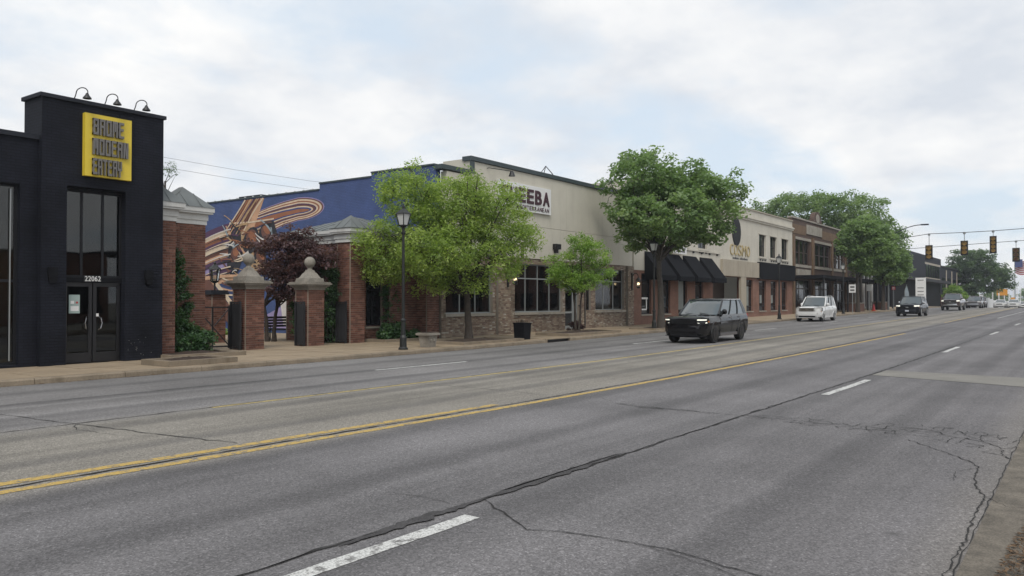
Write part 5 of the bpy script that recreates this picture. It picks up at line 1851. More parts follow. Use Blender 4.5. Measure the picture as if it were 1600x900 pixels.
foliage('ivy', 'climbing ivy on the brick wall beside the black restaurant', 'ivy', [(13.45, 14.1, 22.7, 23.0, .2, 2.2), (13.42, 14.15, 22.7, 23.0, 2.2, 3.3), (14.2, 14.6, 22.95, 23.15, 1.2, 2.6), (13.2, 14.9, 22.1, 22.9, .2, .75), (14.2, 14.8, 22.7, 23.1, .6, 1.2)], 250, 60, .09, 'leaf_ivy', .19, 3)
foliage('ivy_hedge', 'tall dark green ivy hedge between right gatepost and pavilion', 'hedge', [(21.2, 21.75, 24.05, 25.5, .2, 2.9), (21.3, 21.75, 24.1, 25.2, 2.6, 3.2), (20.9, 21.6, 25.2, 26.0, .2, 2.2)], 300, 60, .1, 'leaf_ivy', .24, 4)
foliage('low_plants', 'low strappy green plants under the pavilion window', 'plants', [(22.9, 25.2, 22.75, 23.4, .2, .5), (23.3, 24.2, 22.9, 23.5, .4, .85)], 90, 60, .12, 'leaf_ivy', .17, 5)
foliage('window_vine', 'climbing vine in front of the pavilion window', 'vine', [(23.7, 24.5, 23.55, 23.7, .5, 2.6)], 60, 50, .09, 'leaf_ivy', .16, 6)
foliage('shrub', 'small brown-red shrub at the foot of the young tree', 'shrub', [(34.6, 35.4, 20.9, 21.5, .2, .75)], 26, 50, .09, 'leaf_purple', .15, 7)
foliage('lawn_weeds', 'tuft of long grass behind the open iron gate', 'plants', [(17.6, 20.5, 29.5, 31, .2, .6)], 70, 50, .14, 'leaf_bright', .2, 8)

# ================================================================== VEHICLES (front towards -X)
def smooth_interp(st, n):
    st = np.array(st, float)
    xs = np.concatenate([np.linspace(st[i, 0], st[i + 1, 0], n, endpoint=False) for i in range(len(st) - 1)] + [[st[-1, 0]]])
    out = [xs]
    for c in range(1, st.shape[1]):
        # monotone-ish: linear blended with a light smoothing
        y = np.interp(xs, st[:, 0], st[:, c])
        for _ in range(3):
            y[1:-1] = .25 * y[:-2] + .5 * y[1:-1] + .25 * y[2:]
        out.append(y)
    return np.stack(out, 1)


def boolean_cut(o, cutters):
    bpy.context.view_layer.update()
    for c in cutters:
        md = o.modifiers.new('b', 'BOOLEAN')
        md.operation = 'DIFFERENCE'
        md.solver = 'EXACT'
        md.object = c
    dg = bpy.context.evaluated_depsgraph_get()
    me = bpy.data.meshes.new_from_object(o.evaluated_get(dg))
    old = o.data
    o.modifiers.clear()
    o.data = me
    bpy.data.meshes.remove(old)
    for c in cutters:
        bpy.data.objects.remove(c)
    me.polygons.foreach_set('use_smooth', [True] * len(me.polygons))
    try:
        me.set_sharp_from_angle(angle=R(32))
    except Exception:
        pass


def vehicle(name, label, group, spec):
    s = spec
    v = thing(name, label, s.get('cat', 'car'), (0, 0, 0), group)
    Lh, Wd = s['L'] / 2, s['W'] / 2
    belt, hood, roof, sill = s['belt'], s['hood'], s['roof'], s['sill']
    P = s['paint']
    # lower body: cross sections from nose to tail. x, bottom, top, half width bottom/mid/top
    st = [(-Lh, sill + .14, hood - .1, .62, .66, .6), (-Lh + .04, sill + .07, hood - .055, .74, .78, .7), (-Lh + .12, sill + .03, hood - .03, .83, .875, .79), (-Lh + .28, sill + .01, hood - .01, .89, .945, .85), (-Lh + .55, sill, hood + .005, .925, .99, .88),
          (s['cowl'] - .05, sill, belt - .06, .94, 1., .89), (s['cowl'] + .25, sill, belt, .94, 1., .9), (0.2, sill, belt + .01, .945, 1., .9), (s['tail'] - .1, sill, belt + .03, .945, 1., .9),
          (Lh - .35, sill + .02, belt + .04, .93, .985, .89), (Lh - .1, sill + .08, belt + .01, .9, .955, .87), (Lh, sill + .2, belt - .1, .84, .9, .82)]
    ar = smooth_interp(st, 4)
    m = MB()
    n = None
    for x, zb, zt, wb_, wm, wt in ar:
        h = zt - zb
        ring = [(wb_ * .93, zb), (wb_, zb + .06 * h), (wm * .992, zb + .3 * h), (wm, zb + .52 * h), (wm * .995, zb + .62 * h), (wm * .985, zb + .78 * h), (wt * 1.03, zb + .93 * h), (wt * .97, zb + .985 * h), (wt * .6, zt + .015), (0, zt + .03)]
        full = [(-a, b) for a, b in ring] + [(a, b) for a, b in ring[-2::-1]]
        n = len(full)
        for a, b in full:
            m.v.append((x, a * Wd, b))
    k = len(ar)
    for i in range(k - 1):
        for j in range(n):
            a, b = i * n + j, i * n + (j + 1) % n
            m.f.append((a, b, b + n, a + n))
    m.f.append(tuple(range(n))[::-1])
    m.f.append(tuple((k - 1) * n + j for j in range(n)))
    body = m.build('body', P, v, True, True)
    cut = []
    wr = s['wr']
    for wx in s['axles']:
        for sd_ in (-1, 1):
            c = MB().lathe([(wr * 1.14, -.26), (wr * 1.14, .26)], wx, sd_ * (Wd + .02), 28, 'y', cz=wr).build('cut', P)
            cut.append(c)
    boolean_cut(body, cut)
    for wx in s['axles']:      # arch lips and liners
        for sd_ in (-1, 1):
            pts = [(wx + wr * 1.16 * math.cos(t), sd_ * (Wd * .985), wr + wr * 1.16 * math.sin(t)) for t in [R(-14 + 208 * q / 14) for q in range(15)]]
            MB().tube(pts, .026, 6).build('arch_lip', s.get('lip', 'plastic'), body)
    bx('underbody', 'plastic', v, -Lh + .35, Lh - .3, -Wd * .78, Wd * .78, sill - .06, sill + .1)
    for sd_ in (-1, 1):
        ya, yb = sorted((sd_ * Wd * .9, sd_ * Wd * .985))
        bx('sill_trim', s.get('sill_glint_mat', s.get('lip', 'plastic')), v, s['axles'][0] + wr * 1.25, s['axles'][1] - wr * 1.25, ya, yb, sill - .03, sill + .09)
    # glasshouse
    c0, c1, t0, t1 = s['cowl'], s['wtop'], s['tail'], s['rtop']
    gb, gt = Wd * .885, Wd * s.get('tumble', .72)
    m = MB()
    lv = []
    zb0, zt0 = belt - .02, roof - .05
    for f in (0, .35, .7, 1):
        z = zb0 + (zt0 - zb0) * f
        xf, xr_ = c0 + (c1 - c0) * f, t0 + (t1 - t0) * f
        w = gb + (gt - gb) * (f ** 1.25)
        ring = [(xf + .16, -w), (xf + .05, -w * .78), (xf, -w * .4), (xf - .015, 0), (xf, w * .4), (xf + .05, w * .78), (xf + .16, w), (xr_ - .1, w), (xr_, w * .75), (xr_ + .02, 0), (xr_, -w * .75), (xr_ - .1, -w)]
        lv.append([(a, b, z) for a, b in ring])
        m.v += lv[-1]
    n = 12
    for i in range(3):
        for j in range(n):
            a, b = i * n + j, i * n + (j + 1) % n
            m.f.append((a, b, b + n, a + n))
    m.f.append(tuple(range(n))[::-1])
    m.f.append(tuple(3 * n + j for j in range(n)))
    gh_ = m.build('windows', 'car_glass', v, True, True)
    # roof panel
    m = MB()
    for z, e in ((roof - .075, .012), (roof - .045, .02), (roof - .012, -.02), (roof, -.16)):
        xf, xr_ = c1 - e * 1.5, t1 + e * 1.2
        w = gt + e
        ring = [(xf + .16, -w), (xf + .05, -w * .78), (xf, -w * .4), (xf - .015, 0), (xf, w * .4), (xf + .05, w * .78), (xf + .16, w), (xr_ - .1, w), (xr_, w * .75), (xr_ + .02, 0), (xr_, -w * .75), (xr_ - .1, -w)]
        m.v += [(a, b, z + (.02 if abs(b) < w * .6 and z > roof - .03 else 0)) for a, b in ring]
    for i in range(3):
        for j in range(n):
            a, b = i * n + j, i * n + (j + 1) % n
            m.f.append((a, b, b + n, a + n))
    m.f.append(tuple(range(n))[::-1])
    m.f.append(tuple(3 * n + j for j in range(n)))
    m.build('roof', P, v, True, True)
    # pillars
    for sd_ in (0, 1):
        idx = 6 if sd_ else 0
        a = [Vector(l[idx]) for l in lv]
        MB().tube(a, [.05, .045, .042, .045], 6).build('front_pillar', P, v, True)
        ri = 7 if sd_ else 11
        a = [Vector(l[ri]) for l in lv]
        sgn = 1 if sd_ else -1
        for f in s['pillars']:
            q = [Vector(l[6 if sd_ else 0]).lerp(Vector(l[ri]), f + .03 * i_) + Vector((0, sgn * .004, 0)) for i_, l in enumerate(lv)]
            MB().tube(q, .034, 4).build('side_pillar', s.get('pillar_mat', 'plastic'), v)
        dp = s.get('dpillar', .16)
        m = MB()
        for l in lv:
            p1 = Vector(l[ri])
            p0 = Vector(l[6 if sd_ else 0]).lerp(p1, 1 - dp)
            m.v += [tuple(p0 + Vector((0, sgn * .012, 0))), tuple(p1 + Vector((.03, sgn * .012, 0))), tuple(p1 + Vector((.03, -sgn * .06, 0))), tuple(p0 + Vector((0, -sgn * .06, 0)))]
        for i_ in range(3):
            for j in range(4):
                m.f.append((i_ * 4 + j, i_ * 4 + (j + 1) % 4, (i_ + 1) * 4 + (j + 1) % 4, (i_ + 1) * 4 + j))
        m.build('rear_pillar', P, v, False, True)
        yy = sgn * (gb + .1)
        mz = belt + .1
        mr = MB().lathe([(.05, -.1), (.1, -.07), (.115, 0), (.1, .07), (.05, .1)], c0 + .62, yy, 10, 'y', cz=mz)
        mr.tube([(c0 + .64, yy, mz - .05), (c0 + .66, sgn * gb * .98, belt)], .03, 5)
        mr.build('mirror', s.get('mirror', P), v, True)
        # door handles and shut lines
        for hx in s['handles']:
            bx('door_handle', s.get('handle', P), v, hx - .11, hx + .11, *sorted((sgn * Wd * .975, sgn * Wd * 1.005)), belt - .17, belt - .13)
    # wheels
    for wx in s['axles']:
        for sd_ in (-1, 1):
            y0 = sd_ * (Wd - .13)
            pr = [(wr * .66, -.115), (wr * .93, -.12), (wr, -.08), (wr, .08), (wr * .93, .12), (wr * .66, .115)]
            w = MB().lathe(pr, wx, y0, 28, 'y', cz=wr).build('wheel', 'tyre', v, True)
            rim = MB()
            yo = y0 + sd_ * .1
            rim.lathe([(wr * .67, -.03), (wr * .67, .03), (wr * .6, .022), (wr * .6, -.022)], wx, yo, 24, 'y', cz=wr)
            rim.lathe([(.06, -.03), (.06, .03)], wx, yo + sd_ * .005, 10, 'y', cz=wr)
            for q in range(s.get('spokes', 5)):
                t = 2 * math.pi * q / s.get('spokes', 5) + .3
                rim.tube([(wx, yo, wr), (wx + wr * .62 * math.cos(t), yo, wr + wr * .62 * math.sin(t))], [.05, .038], 4)
            rim.build('rim', s['rim'], w)
            MB().lathe([(wr * .6, -.01), (wr * .6, .01)], wx, yo - sd_ * .05, 20, 'y', cz=wr).build('brake_disc', 'plastic', w)
    # face
    fx = -Lh

    def nx(y):
        return fx + float(np.interp(abs(y) / Wd, [.0, .6, .7, .8, .88, .95, 1.], [0, .0, .03, .08, .17, .32, .5]))
    for sx in s.get('seams', ()):
        for sgn in (-1, 1):
            h = belt - sill
            MB().tube([(sx + .02, sgn * Wd * (a_ - .001), sill + h * b_) for a_, b_ in ((.945, .08), (.993, .3), (1., .52), (.995, .62), (.985, .78), (.93, .93))], .007, 4).build('door_seam', 'plastic', body)
    W2 = Wd
    gz0, gz1, gw = s['grille']
    gr = MB().box(fx - .006, fx + .1, -gw, gw, gz0, gz1).build('grille', 'plastic', v)
    for q in range(s.get('bars', 3)):
        z = gz0 + (gz1 - gz0) * (q + 1) / (s.get('bars', 3) + 1)
        bx('grille_bar', s.get('bar_mat', 'plastic'), gr, fx - .018, fx - .007, -gw + .04, gw - .04, z - .02, z + .02)
    if s.get('grille_frame'):
        MB().box(fx - .03, fx - .013, -gw, -gw + .05, gz0, gz1).box(fx - .03, fx - .013, gw - .05, gw, gz0, gz1).box(fx - .03, fx - .013, -gw + .05, gw - .05, gz1 - .05, gz1).box(fx - .03, fx - .013, -gw + .05, gw - .05, gz0, gz0 + .05).build('grille_frame', s['grille_frame'], gr)
    for sd_ in (-1, 1):
        for (za, zb_, ya, yb) in s['lights']:
            y0, y1 = sorted((sd_ * ya, sd_ * yb))
            m = MB()
            i0 = -.02 if sd_ < 0 else .09
            i1 = .09 if sd_ < 0 else -.02
            # swept-back lamp: outer end set back along the flank
            yi, yo = sd_ * ya, sd_ * yb
            nn = 6
            for q in range(nn + 1):
                yy = yi + (yo - yi) * q / nn
                xx = nx(yy) - .018
                m.v += [(xx, yy, za), (xx + .008, yy, zb_), (xx + .16, yy, zb_), (xx + .16, yy, za)]
            for q in range(nn):
                for j in range(4):
                    m.f.append((q * 4 + j, q * 4 + (j + 1) % 4, q * 4 + 4 + (j + 1) % 4, q * 4 + 4 + j))
            m.f += [(0, 1, 2, 3), (nn * 4 + 3, nn * 4 + 2, nn * 4 + 1, nn * 4)]
            m.build('headlight', s['lamp'], v, False, True)
            if s.get('lamp_case'):
                m = MB()
                e = .04
                for q in range(nn + 1):
                    yy = yi - sd_ * e + (yo + sd_ * .02 - yi + sd_ * e) * q / nn
                    xx = nx(yy) - .009
                    m.v += [(xx, yy, za - e), (xx + .008, yy, zb_ + e), (xx + .15, yy, zb_ + e), (xx + .15, yy, za - e)]
                for q in range(nn):
                    for j in range(4):
                        m.f.append((q * 4 + j, q * 4 + (j + 1) % 4, q * 4 + 4 + (j + 1) % 4, q * 4 + 4 + j))
                m.f += [(0, 1, 2, 3), (nn * 4 + 3, nn * 4 + 2, nn * 4 + 1, nn * 4)]
                m.build('lamp_housing', s['lamp_case'], v, False, True)
        if s.get('fog'):
            y = sd_ * s['fog'][1]
            MB().lathe([(.06, -.01), (.055, .05)], nx(y) - .05, y, 12, 'x', cz=s['fog'][0]).build('fog_lamp', 'headlight', v)
        MB().box(fx + .32, fx + .42, *sorted((sd_ * W2 * .93, sd_ * W2 * .968)), s['lights'][0][0] - .08, s['lights'][0][0] - .02).build('side_marker', 'amber', v)
        # rear lamps
        bx('tail_lamp', 'red', v, Lh - .2, Lh + .012, *sorted((sd_ * W2 * .66, sd_ * W2 * .9)), belt - .3, belt - .04)
    b0, b1 = s['bumper']
    m = MB()
    for q in range(9):
        yy = -Wd * .93 + q * Wd * 1.86 / 8
        xx = nx(yy) - .04
        m.v += [(xx, yy, b0), (xx - .02, yy, (b0 + b1) / 2), (xx, yy, b1), (xx + .2, yy, b1), (xx + .2, yy, b0)]
    for q in range(8):
        for j in range(5):
            m.f.append((q * 5 + j, q * 5 + (j + 1) % 5, q * 5 + 5 + (j + 1) % 5, q * 5 + 5 + j))
    m.f += [(0, 1, 2, 3, 4), (44, 43, 42, 41, 40)]
    m.build('bumper', s.get('bump_mat', P), v, True, True)
    MB().box(fx - .02, fx + .1, -Wd * .6, Wd * .6, b0 - .13, b0 - .02).build('air_intake', 'plastic', v)
    MB().box(fx - .02, fx + .25, -Wd * .8, Wd * .8, b0 - .17, b0 - .135).build('splitter', s.get('lip', 'plastic'), v)
    if s.get('plate'):
        bx('number_plate', 'plate', v, fx - .062, fx - .052, -.15, .15, (b0 + b1) / 2 - .06, (b0 + b1) / 2 + .07)
    if s.get('badge'):
        MB().prism([(.13 * math.cos(t), (gz0 + gz1) / 2 + .05 * math.sin(t)) for t in [2 * math.pi * q / 16 for q in range(16)]], 'x', fx - .045, fx - .03).build('badge', 'chrome', v)
    if s.get('scoop'):
        MB().prism([(-Lh + .75, hood + .03), (-Lh + 1.25, hood + .09), (-Lh + 1.35, hood + .06), (-Lh + 1.3, hood)], 'y', -.27, .27).build('hood_scoop', P, v)
        bx('scoop_mouth', 'plastic', v, -Lh + .735, -Lh + .79, -.24, .24, hood + .02, hood + .05)
        for sd_ in (-1, 1):
            bx('hood_vent', 'plastic', v, -Lh + 1.0, -Lh + 1.3, *sorted((sd_ * .42, sd_ * .6)), hood + .02, hood + .045)
    if s.get('rails'):
        for sd_ in (-1, 1):
            yy = sd_ * gt * .93
            MB().tube([(c1 + .35, yy, roof - .01), (c1 + .45, yy, roof + .05), (t1 - .3, yy, roof + .05), (t1 - .2, yy, roof - .01)], .02, 6).build('roof_rail', s['rails'], v)
    for y_ in (-.5, .15):
        MB().tube([(c0 - .01, y_, belt + .0), (c0 + .05, y_ + .4, belt + .05)], .012, 4).build('wiper', 'plastic', v)
    if s.get('bed'):
        xb0, xb1 = t0 + .12, Lh - .06
        MB().wall(xb0, xb1, -Wd * .86, Wd * .86, 0, .01, []) if False else None
        bx('bed_cover', 'plastic', v, xb0, xb1, -Wd * .86, Wd * .86, belt + .02, belt + .085)
    return v


BASE = dict(L=5.0, W=1.94, belt=1.12, hood=1.05, roof=1.8, sill=.3, cowl=-.95, wtop=-.2, tail=2.4, rtop=1.95, wr=.38, axles=(-1.52, 1.5), paint='paint_black', rim='dark_rim', pillars=(.3, .58),
            handles=(.05, 1.0), seams=(-.98, .18, 1.2), grille=(.75, .98, .6), lights=[(.8, .98, .64, .92)], lamp='headlight', bumper=(.42, .66))


def place(v, x, y, rz=0):
    v.location = (x, y, gz(x))
    v.rotation_euler = (0, -math.atan((gz(x + 1) - gz(x - 1)) / 2), R(rz))


s1 = dict(BASE, L=5.08, W=1.95, roof=1.81, hood=1.09, belt=1.17, cowl=-1.12, wtop=-.3, tail=2.45, rtop=2.08, tumble=.75, wr=.405, lights=[(.945, .99, .60, .90), (.83, .87, .62, .91)], lamp='headlight_on', lamp_case='plastic',
          grille=(.80, .985, .56), bars=4, scoop=True, rails=None, bumper=(.48, .72), spokes=10, lip='paint_black', handle='chrome', plate=False, pillars=(.36, .66), dpillar=.1, handles=(.15, 1.15), seams=(-.98, .3, 1.3), sill_glint_mat='paint_grey')  # grey sill colour stands in for the bright reflection along the black sill
place(vehicle('black_suv', 'black sport SUV with bonnet scoop and thin lit headlights, nearest vehicle', None, s1), 33.0, 13.35, 0)
s2 = dict(BASE, L=4.85, W=1.9, roof=1.82, hood=1.08, belt=1.13, wr=.37, paint='paint_white', rim='alloy', lights=[(.80, 1.0, .56, .93)], lamp='headlight', lamp_case='chrome', grille=(.76, 1.0, .5), bars=3, bar_mat='chrome', grille_frame='chrome',
          bumper=(.44, .7), rails='chrome', fog=(.6, .72), lip='paint_white', pillar_mat='plastic', dpillar=.08, tail=2.36, rtop=2.12, badge=True, tumble=.76)
place(vehicle('white_suv', 'white SUV with chrome grille driving in the kerb lane', None, s2), 62.2, 16.6, 0)
s3 = dict(BASE, L=5.05, W=2.0, roof=1.78, hood=1.08, paint='paint_navy', lights=[(.88, .99, .56, .93)], lamp='headlight_on', grille=(.66, .95, .54), badge=True, plate=True, bumper=(.4, .62), rim='alloy', mirror='chrome', tumble=.74, rtop=2.1)
place(vehicle('dark_suv', 'dark navy SUV with lit headlights, third vehicle along the road', None, s3), 79.8, 12.9, 0)
s4 = dict(BASE, cat='truck', L=6.0, W=2.06, roof=2.02, hood=1.3, belt=1.34, sill=.45, wr=.43, cowl=-1.35, wtop=-.75, tail=1.05, rtop=.85, axles=(-2.0, 1.9), paint='paint_maroon', rim='alloy', pillars=(.5,), handles=(-.4, .55), lights=[(1.08, 1.22, .68, .95), (.88, 1.02, .7, .95)],
          lamp='headlight_on', grille=(.84, 1.24, .66), bars=2, bar_mat='chrome', badge=True, bumper=(.56, .8), bump_mat='chrome', bed=True, dpillar=.1, tumble=.74)
place(vehicle('pickup_truck', 'dark maroon pickup truck with lit double headlights and chrome bumper', None, s4), 110.5, 13.3, 0)
s5 = dict(BASE, L=4.7, W=1.86, roof=1.68, hood=1.0, belt=1.06, paint='paint_grey', lights=[(.84, .98, .56, .9)], grille=(.74, .94, .5), bar_mat='chrome', bumper=(.42, .66), bump_mat='paint_silver', rim='alloy', rails='chrome', grille_frame='chrome')
place(vehicle('grey_crossover', 'grey crossover following the maroon pickup truck', None, s5), 129, 12.9, 0)
s6 = dict(BASE, L=4.7, W=1.84, roof=1.46, hood=.88, belt=.95, sill=.22, wr=.33, cowl=-.85, wtop=.1, tail=1.85, rtop=1.2, paint='paint_white', rim='alloy', axles=(-1.4, 1.4), lights=[(.68, .8, .52, .88)], lamp='headlight', grille=(.55, .72, .45), bumper=(.34, .54), lip='paint_white', tumble=.68)
sa = vehicle('white_sedan', 'white sedan cresting the rise behind the grey crossover', 'white sedans beyond the rise', s6)
place(sa, 163, 12.4)
sb_ = copy_tree(sa)
sb_['label'] = 'white sedan with dark grille mouth, right of the first white sedan'
place(sb_, 161, 10.3)
s7 = dict(s6, paint='paint_silver', lip='paint_silver')
place(vehicle('silver_sedan', 'silver sedan at the right edge beyond the rise', None, s7), 163, 7.6, 180)
sc = copy_tree(sa)
sc['label'] = 'white sedan between the silver sedan and the white poles'
place(sc, 178, 9.6)
s8 = dict(s5, paint='paint_maroon', bump_mat='paint_maroon')
place(vehicle('dark_crossover', 'dark red crossover half hidden behind the grey crossover', None, s8), 142, 13.6)

# ================================================================== SIGNALS, SIGNS
def signal(x, y, zc, n, label, lens='lens', top=6.0, k=1.0, case='black_metal'):
    g = thing('traffic_signal', label, 'traffic signal', (x, y, zc), 'traffic signals hung on span wires')
    h = .36 * n * k
    MB().box(x - .02, x + .26, y - .21 * k, y + .21 * k, zc - h / 2, zc + h / 2).build('housing', case, g)
    MB().box(x - .03, x - .021, y - .28 * k, y + .28 * k, zc - h / 2 - .08, zc + h / 2 + .08).build('backplate', case, g)
    for i in range(n):
        z = zc - h / 2 + (i + .5) * .36 * k
        MB().lathe([(.15 * k, -.06), (.15 * k, -.03)], x, y, 16, 'x', cz=z).build('lens', lens, g, True)
        m = MB()
        nn = 14
        for j in range(nn + 1):
            t = R(-40 + 260 * j / nn)
            for dx, rr in ((-.03, .175 * k), (-.26, .175 * k), (-.26, .16 * k), (-.03, .16 * k)):
                m.v.append((x + dx, y + rr * math.cos(t), z + rr * math.sin(t)))
        for j in range(nn):
            for q in range(4):
                m.f.append((j * 4 + q, j * 4 + (q + 1) % 4, j * 4 + 4 + (q + 1) % 4, j * 4 + 4 + q))
        m.build('visor', 'signal_yellow', g)
    MB().tube([(x + .1, y, zc + h / 2), (x + .1, y, top)], .03, 6).lathe([(.09, -.1), (.12, -.05), (.12, .05), (.05, .12)], x + .1, y, 8, cz=top).build('hanger', 'grey_alu', g)


def wire(label, pts, r=.02, group=None):
    t = MB().tube(pts, r, 5).build('span_wire', 'black_metal')
    tag(t, label, 'wire', group)


signal(84.0, 12.1, 6.35, 3, 'leftmost three lens traffic signal on the front span wire', top=8.05, k=1.12)
signal(85.5, 9.35, 6.75, 3, 'middle three lens traffic signal on the front span wire', top=8.15, k=1.12)
signal(87.0, 7.15, 7.05, 4, 'four lens traffic signal, rightmost on the front span wire', top=8.3, k=1.02)
signal(98.5, 6.05, 6.6, 3, 'dark traffic signal before the flag, on the rear span wire', 'lens_dark', 8.0, 1.2)
wire('upper front span wire carrying three signals', [(93, 20, 7.9), (84, 12.1, 8.1), (85.5, 9.35, 8.2), (87, 7.15, 8.35), (90, -3, 8.95)], .03, 'span wires over the intersection')
wire('rear span wire carrying the dark signal', [(104, 20.5, 7.8), (98.5, 6.05, 8.05), (99.6, -3, 8.4)], .028, 'span wires over the intersection')
for (x, y, h, lb) in ((90, -3.2, 9.6, 'wooden utility pole on the near side ending the front span wire'), (99.6, -3.2, 9.4, 'wooden utility pole on the near side ending the rear span wire'), (93, 20.1, 8.4, 'wooden utility pole in the tree crowns ending the front span wire'), (104, 20.6, 8.2, 'wooden utility pole past the canopy ending the rear span wire')):
    p = MB().lathe([(.16, -.1), (.15, 3), (.11, h)], x, y, 10, cz=gz(x) + .1).build('utility_pole', 'bark_grey')
    tag(p, lb, 'pole', 'wooden utility poles')
ml = thing('street_light', 'tall street light with long curved arm above the trees', 'street light', (103, 19.2, .7))
MB().lathe([(.12, 0), (.07, 8.8)], 103, 19.2, 10, cz=gz(103) + .1).build('pole', 'grey_alu', ml, True)
pts = [(103, 19.2, 9.3)] + [(103 + .3 * f, 19.2 - 3.6 * f, 9.3 + 1.35 * math.sin(f * 1.6)) for f in [k / 8 for k in range(1, 9)]]
MB().tube(pts, [.05] * 9, 6).build('arm', 'charcoal', ml, True)
MB().box(103.1, 103.5, 14.9, 15.7, 10.58, 10.72).build('lamp_head', 'charcoal', ml)

ts = thing('pylon_sign', 'tall white pylon sign behind the dark SUV', 'sign', (127, 19.4, .7))
bx('panel', 'white', ts, 126.9, 127.2, 18.75, 20.05, 1.2, 5.1)
for z in (1.6, 2.1, 2.6, 3.1, 3.6, 4.7):
    bx('print', 'grey_text', ts, 126.88, 126.898, 19.0, 19.8, z, z + .1)
bx('base', 'charcoal', ts, 126.92, 127.18, 18.9, 19.9, .6, 1.2)


def street_sign(x, y, z, w, h, label, material, ph=None, ink=None):
    g = thing('street_sign', label, 'sign', (x, y, gz(x)), None)
    MB().tube([(x + .05, y, gz(x) + .1), (x + .05, y, z + h / 2)], .035, 6).build('post', 'grey_alu', g)
    bx('plate', material, g, x - .012, x + .012, y - w / 2, y + w / 2, z - h / 2, z + h / 2)
    if ink:
        bx('print', ink, g, x - .018, x - .0125, y - w * .32, y + w * .32, z - h * .3, z - h * .1)
        bx('print', ink, g, x - .018, x - .0125, y - w * .32, y + w * .32, z + h * .08, z + h * .3)


street_sign(83.2, 18.75, 3.0, .62, .8, 'small white rectangular sign under the black canopy', 'white', ink='grey_text')
street_sign(92, 19.0, 3.2, .5, .7, 'narrow white sign on a post among the street trees', 'white')
street_sign(104.5, 18.9, 3.3, .4, .4, 'red plate standing in for a tiny red light before the dark storefront', 'red', ink='white')  # red plate colour put in place of a tiny red light
street_sign(262, 19.5, 4.2, 2.6, 1.8, 'wide orange sign among the white poles on the right', 'amber_sign')
street_sign(255, 16.5, 2.2, 1.0, 1.0, 'small orange sign low beside the white poles', 'amber_sign')
# white poles
lbs = ['shortest of the white poles, leftmost in the row', 'second white pole from the left in the far row', 'third white pole from the left in the far row', 'white pole just left of the wide orange sign', 'white pole just right of the wide orange sign',
       'white pole two places right of the orange sign', 'white pole three places right of the orange sign', 'rightmost white pole in the far row']
for k in range(8):
    xx, h = 214 + k * 17, (3.0, 4.4, 6.4, 7.6, 6.6, 7.0, 7.6, 8.0)[k]
    o = MB().lathe([(.22, 0), (.2, .3), (.14, .35), (.12, h), (.2, h + .05), (.2, h + .15), (.05, h + .25)], xx, 19.2, 8, cz=gz(xx)).build('white_pole', 'white', None, True)
    tag(o, lbs[k], 'pole', 'white poles beside the far road')
hd = thing('hoarding', 'low white hoarding panels beside the far road', 'fence', (205, 17.6, 0))
for k in range(5):
    bx('panel', 'white', hd, 196 + k * 7, 202.8 + k * 7, 18.6, 18.75, gz(205) + .1, gz(205) + 3.4 - .3 * k)
# flag
fg = thing('flag', 'large red and white striped flag on a tall pole at the right edge', 'flag', (322, 19.6, -2))
MB().lathe([(.25, 0), (.12, 18.5)], 322, 20.2, 8, cz=gz(322)).build('pole', 'grey_alu', fg, True)
for k in range(13):
    m = MB()
    n = 14
    for j in range(n + 1):
        f = j / n
        yy = 20.1 - 6.4 * f
        sag = -1.5 * f - .4 * math.sin(f * 7)
        xx = 322 + .5 * math.sin(f * 9 + k * .1)
        zt = 16.0 + sag - k * .36
        m.v += [(xx, yy, zt), (xx, yy, zt - .36), (xx + .03, yy, zt - .36), (xx + .03, yy, zt)]
    for j in range(n):
        for q in range(4):
            m.f.append((j * 4 + q, j * 4 + (q + 1) % 4, j * 4 + 4 + (q + 1) % 4, j * 4 + 4 + q))
    m.build('stripe', 'flag_red' if k % 2 == 0 else 'flag_white', fg)
bx('canton', 'flag_blue', fg, 321.3, 321.36, 17.9, 20.1, 13.2, 15.9)

# cone, brick planter, hydrant
cnv = thing('traffic_cone', 'bright red-orange traffic cone on the sidewalk under the trees', 'traffic cone', (93.5, 18.9, .6))
X, Y, Z0 = 93.5, 18.9, gz(93.5) + .14
bx('base', 'orange', cnv, X - .25, X + .25, Y - .25, Y + .25, Z0, Z0 + .06)
MB().lathe([(.18, .06), (.05, .72), (.035, .74)], X, Y, 14, cz=Z0).build('cone', 'red', cnv, True)
for k, (x, y, lb) in enumerate(((91, 20.2, 'low brick planter box under the street trees'), (104.5, 20.4, 'brick planter box farther along under the trees'))):
    b = thing('brick_planter', lb, 'planter', (x, y, .6))
    z = gz(x) + .14
    bx('box', 'orange_brick', b, x - 1.4, x + 1.4, y - .6, y + .6, z, z + .85)
    bx('coping', 'pale_stone', b, x - 1.48, x + 1.48, y - .68, y + .68, z + .852, z + .95)
hy = thing('yellow_bollard', 'yellow bollard at the kerb between dark SUV and pickup', 'bollard', (112, 18.8, .7))
MB().lathe([(.2, 0), (.2, .1), (.13, .12), (.13, .7), (.17, .72), (.12, .86), (.02, .92)], 112, 18.8, 12, cz=gz(112) + .13).build('post', 'amber_sign', hy, True)
fb = thing('feather_banner', 'pale blue feather banner behind the dark SUV', 'banner', (118, 19.6, .8))
MB().tube([(118, 20.0, .8), (118, 19.95, 3.2), (118, 19.7, 4.0)], .025, 6).build('pole', 'grey_alu', fb)
MB().prism([(20.0, 1.5), (19.4, 1.5), (19.45, 2.8), (19.7, 3.8), (19.95, 3.2)], 'x', 118.03, 118.05).build('cloth', 'mural_grey', fb)
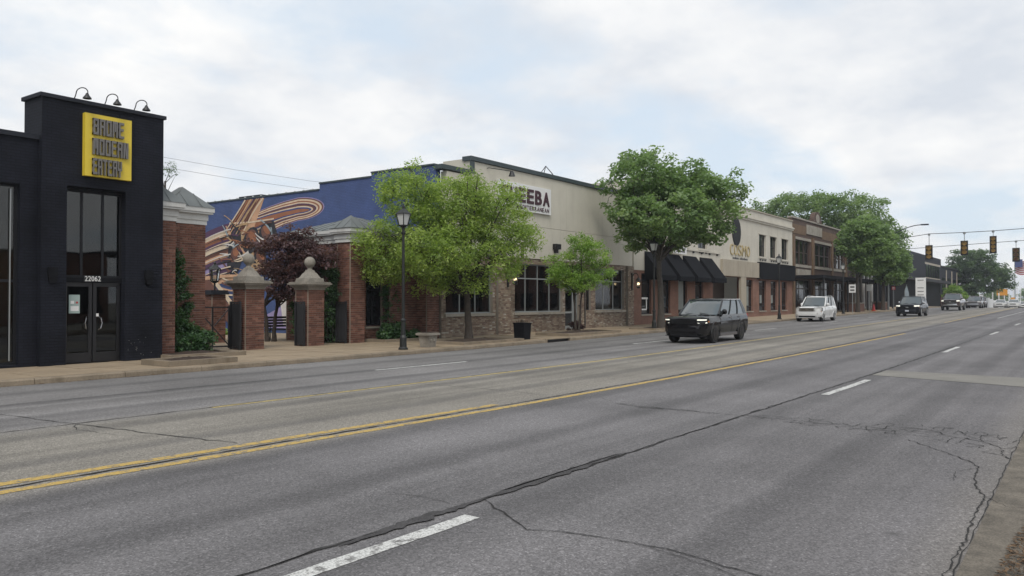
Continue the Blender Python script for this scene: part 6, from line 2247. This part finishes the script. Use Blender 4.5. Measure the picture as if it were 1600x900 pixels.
# overhead lines beyond the mural
for k, z in enumerate((13.4, 12.6)):
    pts = [(10 + 8 * j, 62 - j * .5, z + .3 * math.sin(j)) for j in range(8)]
    wire(('upper overhead power line beyond the mural wall', 'lower overhead power line beyond the mural wall')[k], pts, .012, 'power lines beyond the mural')
for x, y in ((9.5, 62), (66.5, 58.5)):
    p = MB().lathe([(.18, 0), (.11, 14.2)], x, y, 10).box(x - 1.1, x + 1.1, y - .06, y + .06, 13.2, 13.35).build('utility_pole', 'bark_grey')
    tag(p, 'wooden power pole hidden behind the black restaurant' if x < 20 else 'wooden power pole hidden behind the cream restaurant', 'pole', 'wooden utility poles')

# low shops across the street behind the viewer, seen only as reflections in the glass
for i, (xa, xb, h, c, lb) in enumerate(((-24, 9, 7.0, 'tan_brick', 'low tan brick shop across the street, mirrored in the restaurant glass'), (10, 34, 5.6, 'orange_brick', 'orange brick shop across the street, mirrored in the windows'), (36, 70, 6.4, 'brown_brick', 'long brown brick shop across the street'),
                                        (72, 118, 7.2, 'orange_brick', 'tall orange brick shop across the street near the signals'), (124, 230, 6.6, 'tan_brick', 'farthest tan brick shop across the street'))):
    o = thing('low_shop', lb, 'building', ((xa + xb) / 2, -22, 0), 'low shops across the street')
    nw = int((xb - xa) / 4)
    holes = [(xa + .8 + k * 4, xa + 3.6 + k * 4, .7, 3.0) for k in range(nw)]
    MB().wall(xa, xb, 0, h, -22.3, -22, holes).build('front_wall', c, o)
    bx('roof', 'charcoal', o, xa, xb, -34, -22.31, h - .5, h - .3)
    bx('coping', 'charcoal', o, xa - .05, xb + .05, -22.4, -21.9, h + .002, h + .12)
    for hh in holes:
        window(o, *hh, -22.2, [(hh[0] + hh[1]) / 2], [], 'dark_frame', 'dark_glass', .07)

# thin hazy air of the overcast day
hz = MB().box(-440, 2540, -940, 1540, -4.2, 24).build('haze', 'ground')
hz.data.materials.clear()
hm = bpy.data.materials.new('haze')
hm.use_nodes = True
hm.node_tree.nodes.clear()
pvn = hm.node_tree.nodes.new('ShaderNodeVolumePrincipled')
pvn.inputs['Color'].default_value = (.86, .91, 1., 1)
pvn.inputs['Density'].default_value = .00042
pvn.inputs['Anisotropy'].default_value = .2
on = hm.node_tree.nodes.new('ShaderNodeOutputMaterial')
hm.node_tree.links.new(pvn.outputs[0], on.inputs['Volume'])
hz.data.materials.append(hm)
tag(hz, 'thin pale haze in the air over the street', 'haze', kind='stuff')
